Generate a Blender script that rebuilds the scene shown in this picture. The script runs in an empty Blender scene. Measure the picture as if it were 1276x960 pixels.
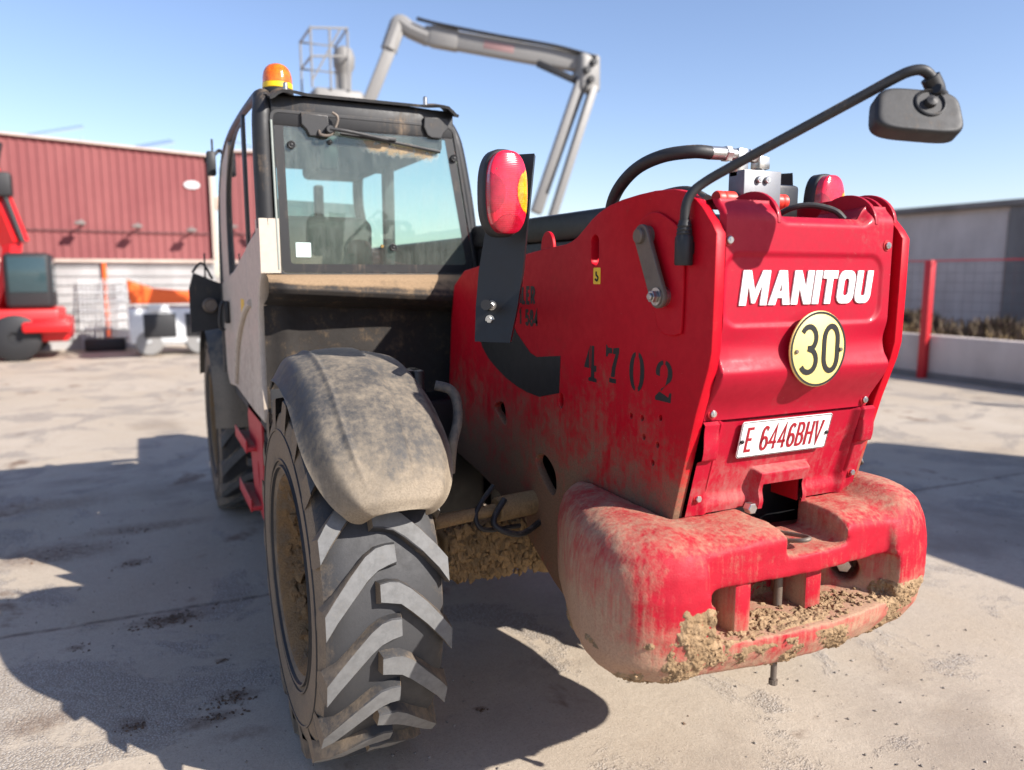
import bpy, bmesh, math, random
from mathutils import Vector, Matrix, noise
from mathutils.bvhtree import BVHTree
R = math.radians
rnd = random.Random(7)
scene = bpy.context.scene
col = scene.collection

# ------------------------------------------------------------------ camera
cam_d = bpy.data.cameras.new("camera")
cam = bpy.data.objects.new("camera", cam_d)
col.objects.link(cam)
cam.location = (0.0, 0.0, 1.65)
cam.rotation_euler = (R(90 - 8.18), 0, R(-25.6))
cam_d.sensor_width = 36.0
cam_d.lens = 960.0 / 1276.0 * 36.0
cam_d.clip_start = 0.05
cam_d.clip_end = 3000
cam_d.dof.use_dof = True
cam_d.dof.focus_distance = 2.35
cam_d.dof.aperture_fstop = 1.7
scene.camera = cam

# ------------------------------------------------------------------ sky and sun
SUN_EL = R(34.0)
SUN_DIR = Vector((0.574 * math.cos(SUN_EL), -0.819 * math.cos(SUN_EL), math.sin(SUN_EL))).normalized()
world = bpy.data.worlds.new("World")
scene.world = world
world.use_nodes = True
wn = world.node_tree
for n in list(wn.nodes):
    wn.nodes.remove(n)
sky = wn.nodes.new("ShaderNodeTexSky")
sky.sky_type = 'NISHITA'
sky.sun_disc = False
sky.sun_elevation = SUN_EL
sky.sun_rotation = math.atan2(SUN_DIR.x, SUN_DIR.y)
sky.altitude = 300
sky.air_density = 1.0
sky.dust_density = 0.6
sky.ozone_density = 2.5
bg = wn.nodes.new("ShaderNodeBackground")
bg.inputs[1].default_value = 0.112
wo = wn.nodes.new("ShaderNodeOutputWorld")
tint = wn.nodes.new("ShaderNodeMix"); tint.data_type = 'RGBA'; tint.blend_type = 'MULTIPLY'
tint.inputs[0].default_value = 1.0
tint.inputs[7].default_value = (1.0, 0.92, 0.965, 1.0)      # camera white balance of the whole sky
wn.links.new(sky.outputs[0], tint.inputs[6])
wn.links.new(tint.outputs[2], bg.inputs[0])
wn.links.new(bg.outputs[0], wo.inputs[0])
sun_d = bpy.data.lights.new("sun", 'SUN')
sun_d.energy = 5.0
sun_d.angle = R(0.53)
sun_d.color = (1.0, 0.94, 0.87)
sun = bpy.data.objects.new("sun", sun_d)
col.objects.link(sun)
sun.rotation_euler = SUN_DIR.to_track_quat('Z', 'Y').to_euler()
sun.location = (6, -6, 8)
scene.view_settings.view_transform = 'Standard'
scene.view_settings.look = 'None'
scene.view_settings.exposure = 0.90
scene.view_settings.gamma = 1.0
scene.view_settings.use_curve_mapping = False
scene.render.engine = 'CYCLES'
scene.cycles.use_denoising = True
scene.cycles.max_bounces = 8
scene.cycles.transparent_max_bounces = 12

# ------------------------------------------------------------------ materials
def srgb(r, g, b):
    def f(c):
        c /= 255.0
        return c / 12.92 if c <= 0.04045 else ((c + 0.055) / 1.055) ** 2.4
    return (f(r), f(g), f(b), 1.0)

DUST = (0.40, 0.285, 0.185, 1.0)

class NT:
    def __init__(s, name):
        s.m = bpy.data.materials.new(name)
        s.m.use_nodes = True
        s.t = s.m.node_tree
        for n in list(s.t.nodes):
            s.t.nodes.remove(n)
        s.out = s.t.nodes.new("ShaderNodeOutputMaterial")
    def n(s, kind, **kw):
        nd = s.t.nodes.new("ShaderNode" + kind)
        for k, v in kw.items():
            setattr(nd, k, v)
        return nd
    def l(s, a, b):
        s.t.links.new(a, b)
    def inp(s, node, key, v):
        if hasattr(v, "is_linked") or hasattr(v, "links"):
            s.l(v, node.inputs[key])
        else:
            node.inputs[key].default_value = v
    def math(s, op, a, b=0.0, c=0.0, clamp=False):
        nd = s.n("Math", operation=op)
        nd.use_clamp = clamp
        s.inp(nd, 0, a); s.inp(nd, 1, b)
        if op in ('MULTIPLY_ADD', 'SMOOTH_MIN', 'SMOOTH_MAX'):
            s.inp(nd, 2, c)
        return nd.outputs[0]
    def rng(s, v, a, b, c=0.0, d=1.0, smooth=True):
        nd = s.n("MapRange")
        nd.interpolation_type = 'SMOOTHSTEP' if smooth else 'LINEAR'
        s.inp(nd, 0, v); s.inp(nd, 1, a); s.inp(nd, 2, b); s.inp(nd, 3, c); s.inp(nd, 4, d)
        return nd.outputs[0]
    def mix(s, f, a, b, blend='MIX'):
        nd = s.n("Mix", data_type='RGBA', blend_type=blend)
        s.inp(nd, 0, f); s.inp(nd, 6, a); s.inp(nd, 7, b)
        return nd.outputs[2]
    def mixf(s, f, a, b):
        nd = s.n("Mix", data_type='FLOAT')
        s.inp(nd, 0, f); s.inp(nd, 2, a); s.inp(nd, 3, b)
        return nd.outputs[0]
    def pos(s, scale=(1, 1, 1), off=(0, 0, 0), rot=(0, 0, 0), obj=False):
        if obj:
            g = s.n("TexCoord").outputs['Object']
        else:
            g = s.n("NewGeometry").outputs['Position']
        mp = s.n("Mapping")
        s.l(g, mp.inputs[0])
        mp.inputs[1].default_value = off; mp.inputs[2].default_value = rot; mp.inputs[3].default_value = scale
        return mp.outputs[0]
    def noise(s, vec, scale, detail=6, rough=0.6, dist=0.0):
        nd = s.n("TexNoise")
        s.l(vec, nd.inputs['Vector'])
        nd.inputs['Scale'].default_value = scale
        nd.inputs['Detail'].default_value = detail
        nd.inputs['Roughness'].default_value = rough
        nd.inputs['Distortion'].default_value = dist
        return nd.outputs[0]
    def bump(s, h, strength=0.3, dist=0.01, nrm=None):
        nd = s.n("Bump")
        nd.inputs['Strength'].default_value = strength
        nd.inputs['Distance'].default_value = dist
        s.l(h, nd.inputs['Height'])
        if nrm is not None:
            s.l(nrm, nd.inputs['Normal'])
        return nd.outputs[0]
    def bsdf(s, color, rough=0.5, metal=0.0, nrm=None, **kw):
        b = s.n("BsdfPrincipled")
        s.inp(b, 'Base Color', color); s.inp(b, 'Roughness', rough); s.inp(b, 'Metallic', metal)
        for k, v in kw.items():
            s.inp(b, k, v)
        if nrm is not None:
            s.l(nrm, b.inputs['Normal'])
        s.l(b.outputs[0], s.out.inputs[0])
        return b

def dusty(name, base, rough=0.35, amt=0.25, up=0.3, low=None, side=0.0, dust=DUST, scale=5.0, streak=1.0,
          metal=0.0, coat=0.0, bump=0.15, bumpd=0.002, var=0.12, scratch=0.0, dark=0.0, spec=0.5, cap=1.0):
    """a coloured surface that has gathered dried dust: blotches, run-off streaks and a fine grain"""
    t = NT(name)
    p = t.pos()
    n1 = t.noise(p, scale, 8, 0.62, 0.3)
    n2 = t.noise(t.pos((7, 7, 0.7)), scale * 1.7, 5, 0.6)
    n3 = t.noise(p, 170, 3, 0.7)
    n4 = t.noise(p, 34, 5, 0.7)
    m = t.math('MULTIPLY_ADD', n1, 0.42, t.math('MULTIPLY_ADD', n2, 0.26 * streak, t.math('MULTIPLY_ADD', n3, 0.16, t.math('MULTIPLY', n4, 0.16 + 0.26 * (1 - streak)))))
    g = t.n("NewGeometry")
    sx = t.n("SeparateXYZ"); t.l(g.outputs['Normal'], sx.inputs[0])
    lev = t.math('MULTIPLY_ADD', t.math('POWER', t.math('MAXIMUM', sx.outputs[2], 0.0), 2.0), up, amt)
    if low:
        pz = t.n("SeparateXYZ"); t.l(g.outputs['Position'], pz.inputs[0])
        lev = t.math('MULTIPLY_ADD', t.rng(pz.outputs[2], low[1], low[0]), low[2], lev)
    if side:
        lev = t.math('MULTIPLY_ADD', t.math('POWER', t.math('ABSOLUTE', sx.outputs[0]), 2.0), side, lev)
    thr = t.math('MULTIPLY_ADD', lev, -0.45, 0.72)
    mask = t.rng(m, t.math('SUBTRACT', thr, 0.13), t.math('ADD', thr, 0.13))
    if cap < 1: mask = t.math('MULTIPLY', mask, cap)
    vcol = t.mix(t.rng(n4, 0.3, 0.75), base, tuple(c * (1 - var) for c in base[:3]) + (1,))
    if dark:
        vcol = t.mix(t.math('MULTIPLY', t.rng(t.noise(t.pos((3, 3, 0.6)), 9, 6, 0.7), 0.55, 0.75), dark), vcol, (0.02, 0.015, 0.012, 1))
    if scratch:
        w = t.noise(t.pos((2.0, 2.0, 14.0), rot=(0.5, 0.2, 0.3)), 26, 3, 0.8, 1.2)
        sm = t.math('MULTIPLY', t.rng(w, 0.70, 0.745), scratch)
        vcol = t.mix(sm, vcol, (0.55, 0.38, 0.33, 1))
    dcol = t.mix(t.rng(n3, 0.35, 0.7), dust, tuple(c * 0.72 for c in dust[:3]) + (1,))
    c = t.mix(mask, vcol, dcol)
    r = t.mixf(mask, t.mixf(t.rng(n4, 0.3, 0.7), rough, min(1, rough + 0.12)), 0.92)
    hgt = t.math('MULTIPLY_ADD', mask, 0.6, t.math('MULTIPLY', n3, 0.5))
    nr = t.bump(hgt, bump, bumpd)
    kw = {'Specular IOR Level': t.mixf(mask, spec, 0.2)}
    if coat:
        kw['Coat Weight'] = t.mixf(mask, coat, 0.0); kw['Coat Roughness'] = 0.12
    t.bsdf(c, r, metal, nr, **kw)
    return t.m

def plain(name, base, rough=0.5, metal=0.0, var=0.1, scale=30, bump=0.05, **kw):
    t = NT(name)
    n = t.noise(t.pos(), scale, 5, 0.65)
    c = t.mix(t.rng(n, 0.3, 0.7), base, tuple(c * (1 - var) for c in base[:3]) + (1,))
    t.bsdf(c, t.mixf(n, max(0.02, rough - 0.08), min(1, rough + 0.08)), metal, t.bump(n, bump, 0.002), **kw)
    return t.m

def glassy(name, tint, dust_amt, rough=0.02, dustc=(0.45, 0.40, 0.33, 1), refl=1.0, band=None):
    t = NT(name)
    p = t.pos()
    n1 = t.noise(p, 4.5, 6, 0.6); n2 = t.noise(t.pos((6, 6, 0.8)), 9, 5, 0.65); n3 = t.noise(p, 150, 3, 0.7)
    m = t.math('MULTIPLY_ADD', n1, 0.45, t.math('MULTIPLY_ADD', n2, 0.3, t.math('MULTIPLY', n3, 0.25)))
    mask = t.math('MULTIPLY', t.rng(m, 0.36, 0.72), dust_amt)
    mask = t.math('ADD', mask, dust_amt * 0.25)
    if band:   # dust pushed together below the wiper blade
        sp = t.n("SeparateXYZ"); t.l(p, sp.inputs[0])
        zz = t.math('MULTIPLY_ADD', sp.outputs[0], 0.075, sp.outputs[2])
        bm_ = t.math('MULTIPLY', t.rng(zz, band[0] + 0.075, band[1] + 0.075), t.rng(zz, band[1] + 0.10, band[1] + 0.08))
        bm_ = t.math('MULTIPLY', bm_, t.math('MULTIPLY', t.rng(sp.outputs[0], 0.80, 0.95), t.rng(sp.outputs[0], 1.27, 1.2)))
        bm_ = t.math('MULTIPLY', bm_, t.rng(t.math('MULTIPLY_ADD', t.noise(t.pos((1, 1, 0.35)), 60, 4, 0.7), 0.8, t.math('MULTIPLY', bm_, 0.35)), 0.48, 0.62))
        bm_ = t.math('MULTIPLY', bm_, t.rng(t.noise(p, 25, 5, 0.7), 0.3, 0.65, 0.15, 0.85))
        dustc = t.mix(t.rng(bm_, 0.1, 0.5), dustc, (0.42, 0.31, 0.19, 1))
        mask = t.math('MAXIMUM', mask, bm_)
    tr = t.n("BsdfTransparent"); tr.inputs[0].default_value = tint
    gl = t.n("BsdfGlossy"); gl.inputs[0].default_value = (1, 1, 1, 1); gl.inputs[1].default_value = rough
    df = t.n("BsdfDiffuse"); t.inp(df, 0, dustc)
    fr = t.n("Fresnel"); fr.inputs[0].default_value = 1.5
    m1 = t.n("MixShader"); t.l(t.math('MULTIPLY', fr.outputs[0], refl * 1.15, clamp=True), m1.inputs[0]); t.l(tr.outputs[0], m1.inputs[1]); t.l(gl.outputs[0], m1.inputs[2])
    m2 = t.n("MixShader"); t.l(mask, m2.inputs[0]); t.l(m1.outputs[0], m2.inputs[1]); t.l(df.outputs[0], m2.inputs[2])
    t.l(m2.outputs[0], t.out.inputs[0])
    return t.m

RED = srgb(172, 9, 26)
M = {}
M['red_panel'] = dusty('red_panel', srgb(162, 8, 38), 0.46, streak=0.7, amt=0.08, up=0.22, low=(0.98, 1.42, 0.26), coat=0.06, scratch=0.75, bump=0.08, dust=(0.40, 0.19, 0.16, 1), spec=0.24)
M['red_flank'] = dusty('red_flank', srgb(184, 7, 30), 0.42, streak=0.55, amt=0.08, up=0.2, low=(0.75, 1.50, 0.72), coat=0.0, spec=0.18, scratch=0.7, bump=0.08, dust=(0.24, 0.14, 0.085, 1))
M['red_cast'] = dusty('red_cast', srgb(164, 8, 34), 0.55, cap=0.86, spec=0.3, amt=0.20, up=0.30, low=(0.62, 0.86, 0.42), side=0.40, coat=0.0, scratch=0.6, bump=0.4, bumpd=0.004, dust=(0.42, 0.30, 0.195, 1), scale=7)
M['red_inner'] = dusty('red_inner', srgb(176, 14, 28), 0.42, amt=0.08, up=0.1, bump=0.08)
M['red_old'] = dusty('red_old', srgb(196, 52, 58), 0.5, amt=0.14, up=0.4)
M['red_far'] = plain('red_far', srgb(205, 24, 28), 0.4)
M['orange_far'] = plain('orange_far', srgb(232, 96, 26), 0.5)
M['white_far'] = plain('white_far', srgb(206, 208, 208), 0.6, var=0.2, scale=3)
M['grey_far'] = plain('grey_far', srgb(132, 130, 127), 0.5)
M['black_far'] = plain('black_far', srgb(34, 34, 36), 0.6)
M['faded_print'] = plain('faded_print', srgb(150, 118, 116), 0.6)
M['glass_far'] = plain('glass_far', srgb(52, 70, 74), 0.12)
M['fender'] = dusty('fender', (0.040, 0.040, 0.041, 1), 0.58, amt=0.36, up=0.10, dust=(0.26, 0.215, 0.16, 1), scale=6, bump=0.2, streak=0.6, low=(0.98, 1.22, 0.42))
M['black_plastic'] = dusty('black_plastic', (0.017, 0.017, 0.018, 1), 0.5, amt=0.10, up=0.2, bump=0.12)
M['black_paint'] = dusty('black_paint', (0.008, 0.008, 0.009, 1), 0.36, amt=-0.05, up=0.12, bump=0.10, scratch=0.10)
M['cab_black'] = dusty('cab_black', (0.013, 0.013, 0.014, 1), 0.45, amt=0.16, up=0.32, bump=0.12, dust=(0.30, 0.22, 0.15, 1))
M['cab_grey'] = dusty('cab_grey', srgb(192, 178, 162), 0.42, streak=0.25, cap=0.6, amt=0.16, up=0.1, low=(1.0, 1.7, 0.25), bump=0.06, dust=(0.36, 0.26, 0.19, 1))
M['cab_back'] = dusty('cab_back', (0.020, 0.016, 0.013, 1), 0.75, amt=0.22, up=0.95, bump=0.35, bumpd=0.004, dust=(0.27, 0.185, 0.11, 1), streak=0.35, scale=9)
M['rubber'] = dusty('rubber', (0.034, 0.034, 0.036, 1), 0.62, amt=0.06, up=0.14, side=0.68, bump=0.5, dust=(0.24, 0.185, 0.13, 1), scale=8, streak=0.5)
M['rubber_side'] = dusty('rubber_side', (0.035, 0.032, 0.03, 1), 0.7, amt=0.74, up=0.1, bump=0.35, bumpd=0.004, dust=(0.24, 0.175, 0.11, 1), scale=9, streak=0.3)
M['rim'] = dusty('rim', (0.26, 0.22, 0.17, 1), 0.6, amt=0.66, up=0.2, bump=1.0, bumpd=0.02, dust=(0.30, 0.19, 0.095, 1), scale=12, streak=0.2, dark=0.5)
M['axle'] = dusty('axle', (0.03, 0.026, 0.022, 1), 0.8, amt=0.72, up=0.3, bump=0.9, bumpd=0.01, dust=(0.33, 0.22, 0.11, 1), scale=10, dark=0.9)
M['lug_top'] = dusty('lug_top', (0.15, 0.15, 0.148, 1), 0.75, amt=0.22, up=0.0, bump=0.2, dust=(0.27, 0.255, 0.23, 1), scale=14, streak=0.3, var=0.3)
M['steel'] = plain('steel', (0.48, 0.47, 0.45, 1), 0.36, 1.0, var=0.3, scale=60)
M['zinc'] = plain('zinc', (0.62, 0.61, 0.58, 1), 0.3, 0.9, var=0.2, scale=60)
M['alu_block'] = dusty('alu_block', (0.20, 0.205, 0.215, 1), 0.42, amt=0.06, up=0.1, metal=0.6, bump=0.05)
M['rust_steel'] = dusty('rust_steel', (0.17, 0.14, 0.115, 1), 0.55, amt=0.2, up=0.1, metal=0.5, bump=0.25, dust=(0.22, 0.13, 0.08, 1))
M['hose'] = dusty('hose', (0.02, 0.02, 0.021, 1), 0.5, amt=0.12, up=0.25, bump=0.1)
M['white_paint'] = plain('white_paint', (0.82, 0.82, 0.80, 1), 0.35, var=0.06)
M['plate_white'] = plain('plate_white', (0.80, 0.79, 0.76, 1), 0.3, var=0.08)
M['plate_red'] = plain('plate_red', srgb(150, 22, 36), 0.4)
M['ink_black'] = plain('ink_black', (0.012, 0.012, 0.012, 1), 0.5, var=0.3)
M['disc_yellow'] = dusty('disc_yellow', srgb(238, 214, 132), 0.35, amt=0.02, up=0.1, bump=0.04, dust=(0.5, 0.4, 0.25, 1))
M['sticker_yellow'] = plain('sticker_yellow', srgb(238, 196, 40), 0.4)
M['sticker_pale'] = plain('sticker_pale', srgb(205, 228, 222), 0.5)
M['sticker_grey'] = plain('sticker_grey', srgb(150, 158, 150), 0.5)
M['brass'] = plain('brass', (0.5, 0.33, 0.12, 1), 0.35, 1.0)
M['seat'] = plain('seat', (0.010, 0.010, 0.011, 1), 0.7, scale=80)
M['cab_inside'] = plain('cab_inside', (0.035, 0.036, 0.037, 1), 0.7)
M['glass_rear'] = glassy('glass_rear', (0.70, 0.84, 0.79, 1), 0.12, 0.015, (0.50, 0.50, 0.46, 1), band=(2.135, 2.200))
M['glass_side'] = glassy('glass_side', (0.55, 0.58, 0.56, 1), 0.16, 0.012, (0.36, 0.29, 0.23, 1), 1.3)
M['boot_red'] = plain('boot_red', srgb(214, 58, 44), 0.45)
M['dry_mud'] = dusty('dry_mud', (0.25, 0.158, 0.08, 1), 0.95, amt=0.42, up=0.2, bump=0.9, bumpd=0.004, dust=(0.42, 0.285, 0.165, 1), scale=14, streak=0.0, var=0.4)

def lens_mat(name, c1, c2, emis=0.0):
    t = NT(name)
    w = t.n("TexWave"); w.wave_type = 'BANDS'; w.bands_direction = 'Z'
    t.l(t.pos(), w.inputs[0]); w.inputs['Scale'].default_value = 60; w.inputs['Distortion'].default_value = 0.0
    n = t.noise(t.pos(), 30, 4, 0.6)
    c = t.mix(t.rng(n, 0.35, 0.7), c1, c2)
    b = t.bsdf(c, 0.14, 0.0, t.bump(w.outputs[1], 0.12, 0.002))
    b.inputs['Coat Weight'].default_value = 0.6
    b.inputs['Coat Roughness'].default_value = 0.08
    b.inputs['Subsurface Weight'].default_value = 0.35
    b.inputs['Subsurface Radius'].default_value = (0.02, 0.006, 0.004)
    b.inputs['Subsurface Scale'].default_value = 0.6
    return t.m
M['lens_red'] = lens_mat('lens_red', srgb(222, 30, 60), srgb(190, 16, 40))
M['lens_deep'] = lens_mat('lens_deep', srgb(168, 18, 44), srgb(140, 12, 32))
M['lens_amber'] = lens_mat('lens_amber', srgb(245, 160, 24), srgb(226, 120, 10))
M['lens_orange'] = lens_mat('lens_orange', srgb(228, 116, 10), srgb(196, 84, 6))
M['beacon_band'] = plain('beacon_band', srgb(240, 196, 20), 0.35)

def ground_mat():
    t = NT('yard_concrete')
    p = t.pos()
    big = t.noise(p, 0.33, 6, 0.6, 0.4)
    mid = t.noise(p, 1.7, 8, 0.65, 0.4)
    fine = t.noise(p, 26, 8, 0.72)
    grit = t.noise(p, 130, 4, 0.75)
    vor = t.n("TexVoronoi"); t.l(p, vor.inputs['Vector']); vor.inputs['Scale'].default_value = 120.0
    cellv = vor.outputs['Distance']
    c = t.mix(t.rng(mid, 0.3, 0.7), (0.43, 0.36, 0.28, 1), (0.50, 0.43, 0.345, 1))
    # sandy dust drifted over the slab
    sand = t.math('MULTIPLY', t.rng(t.math('MULTIPLY_ADD', big, 0.6, t.math('MULTIPLY', mid, 0.4)), 0.47, 0.60), 0.85)
    sandc = t.mix(t.rng(grit, 0.35, 0.7), (0.47, 0.39, 0.295, 1), (0.36, 0.29, 0.215, 1))
    c = t.mix(sand, c, sandc)
    # worn patches that show the aggregate
    worn = t.rng(t.noise(t.pos(off=(3.1, 7.7, 0)), 1.15, 7, 0.7, 0.6), 0.515, 0.585)
    agg = t.mix(t.rng(cellv, 0.15, 0.6), (0.50, 0.46, 0.41, 1), (0.26, 0.22, 0.18, 1))
    c = t.mix(t.math('MULTIPLY', worn, 0.75), c, agg)
    # brown mud and oil stains
    st = t.rng(t.noise(t.pos(off=(1.3, 4.2, 0), scale=(1.0, 0.75, 1)), 1.55, 6, 0.62, 0.3), 0.60, 0.68)
    c = t.mix(t.math('MULTIPLY', st, 0.8), c, (0.16, 0.098, 0.06, 1))
    st2 = t.rng(t.noise(t.pos(off=(9.3, 2.2, 0)), 0.6, 6, 0.6, 0.2), 0.56, 0.70)
    c = t.mix(t.math('MULTIPLY', st2, 0.42), c, (0.15, 0.115, 0.09, 1))
    # spilled mud: brown patches of their own shape
    wob = t.n("TexNoise"); t.l(p, wob.inputs['Vector']); wob.inputs['Scale'].default_value = 7.0; wob.inputs['Detail'].default_value = 6
    wv = t.n("VectorMath", operation='MULTIPLY_ADD'); t.l(wob.outputs['Color'], wv.inputs[0]); wv.inputs[1].default_value = (0.16, 0.16, 0); t.l(p, wv.inputs[2])
    for (sx_, sy_, a_, b_, k_) in ((0.04, 3.90, 0.17, 0.075, 0.85), (0.25, 3.04, 0.075, 0.06, 0.8), (0.14, 2.91, 0.10, 0.045, 0.7), (-0.12, 2.98, 0.07, 0.05, 0.7), (-0.36, 3.76, 0.05, 0.04, 0.7), (-0.14, 4.78, 0.09, 0.07, 0.7), (0.23, 3.36, 0.03, 0.02, 0.9),
                                   (-0.55, 5.15, 0.34, 0.22, 0.75), (-0.05, 5.45, 0.42, 0.11, 0.6), (-0.45, 3.15, 0.12, 0.10, 0.6), (0.25, 2.75, 0.12, 0.05, 0.5), (1.08, 2.52, 0.03, 0.02, 0.8), (2.07, 1.88, 0.05, 0.03, 0.5), (-0.7, 6.3, 0.5, 0.2, 0.45)):
        mp = t.n("Mapping"); mp.vector_type = 'TEXTURE'; t.l(wv.outputs[0], mp.inputs[0])
        mp.inputs[1].default_value = (sx_ + 0.08, sy_ + 0.08, 0); mp.inputs[3].default_value = (a_, b_, 1)
        ln = t.n("VectorMath", operation='LENGTH'); t.l(mp.outputs[0], ln.inputs[0])
        c = t.mix(t.math('MULTIPLY', t.rng(ln.outputs['Value'], 1.35, 0.25), t.math('MULTIPLY', t.rng(fine, 0.25, 0.6), k_)), c, (0.145, 0.085, 0.05, 1))
    spk = t.rng(t.noise(p, 48, 4, 0.7), 0.70, 0.76)
    c = t.mix(t.math('MULTIPLY', spk, 0.6), c, (0.10, 0.08, 0.065, 1))
    # slab joint, filled with dirt
    sp = t.n("SeparateXYZ"); t.l(p, sp.inputs[0])
    j = t.math('ADD', t.math("MULTIPLY_ADD", sp.outputs[0], 0.0286, -4.0), sp.outputs[1])
    j = t.math('ABSOLUTE', t.math('ADD', j, t.math('MULTIPLY', t.math('SUBTRACT', t.noise(p, 3.0, 5, 0.7), 0.5), 0.06)))
    jm = t.rng(j, 0.004, 0.03, 1.0, 0.0)
    c = t.mix(t.math('MULTIPLY', jm, t.rng(t.noise(p, 9, 4, 0.7), 0.3, 0.6, 0.15, 0.75)), c, (0.12, 0.085, 0.06, 1))
    c = t.mix(t.math('MULTIPLY', t.rng(fine, 0.25, 0.8), 0.35), c, t.mix(0.5, c, (0.09, 0.08, 0.07, 1)))
    g2 = t.noise(p, 95, 5, 0.8)
    c = t.mix(t.math('MULTIPLY', t.rng(g2, 0.50, 0.66), 0.42), c, (0.20, 0.16, 0.125, 1))
    c = t.mix(t.math('MULTIPLY', t.rng(g2, 0.44, 0.32), 0.30), c, (0.62, 0.56, 0.48, 1))
    h = t.math('MULTIPLY_ADD', grit, 0.35, t.math('MULTIPLY_ADD', fine, 0.5, t.math('MULTIPLY', t.math('MULTIPLY', cellv, worn), 0.7)))
    h = t.math('MULTIPLY_ADD', jm, -0.8, h)
    t.bsdf(c, t.mixf(sand, 0.78, 0.95), 0.0, t.bump(h, 0.55, 0.012), **{'Specular IOR Level': 0.3})
    return t.m
M['ground'] = ground_mat()
M['pebble'] = plain('pebble', (0.33, 0.29, 0.245, 1), 0.9, var=0.5, scale=14)
M['clod'] = plain('clod', (0.17, 0.108, 0.068, 1), 0.95, var=0.5, scale=50, bump=0.5)
def wall_mat(name, a, b, sc=0.8, streak=(1, 1, 0.25)):
    t = NT(name)
    n = t.noise(t.pos(), sc, 8, 0.65, 0.3); s = t.noise(t.pos(streak), sc * 3, 6, 0.65); f = t.noise(t.pos(), 30, 4, 0.7)
    c = t.mix(t.rng(t.math('MULTIPLY_ADD', n, 0.5, t.math('MULTIPLY', s, 0.5)), 0.35, 0.65), a, b)
    t.bsdf(c, 0.9, 0, t.bump(f, 0.3, 0.01))
    return t.m
M['conc_wall'] = wall_mat('conc_wall', (0.58, 0.50, 0.45, 1), (0.44, 0.375, 0.335, 1))
M['conc_dark'] = wall_mat('conc_dark', (0.21, 0.19, 0.175, 1), (0.14, 0.125, 0.115, 1))
M['clad_red'] = wall_mat('clad_red', srgb(138, 82, 81), srgb(126, 70, 71), 0.5)
M['block_white'] = wall_mat('block_white', srgb(178, 176, 174), srgb(152, 150, 148), 0.7)
M['trim_cream'] = wall_mat('trim_cream', srgb(200, 182, 168), srgb(178, 162, 150))
M['fence_red'] = plain('fence_red', srgb(190, 30, 40), 0.5)
M['wire'] = plain('wire', (0.10, 0.05, 0.05, 1), 0.6)
M['dry_grass'] = plain('dry_grass', (0.30, 0.21, 0.10, 1), 0.9, var=0.4, scale=8)
M['bush'] = plain('bush', (0.12, 0.085, 0.05, 1), 0.9, var=0.4, scale=8)
M['solar'] = plain('solar', srgb(150, 170, 190), 0.25)

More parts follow.
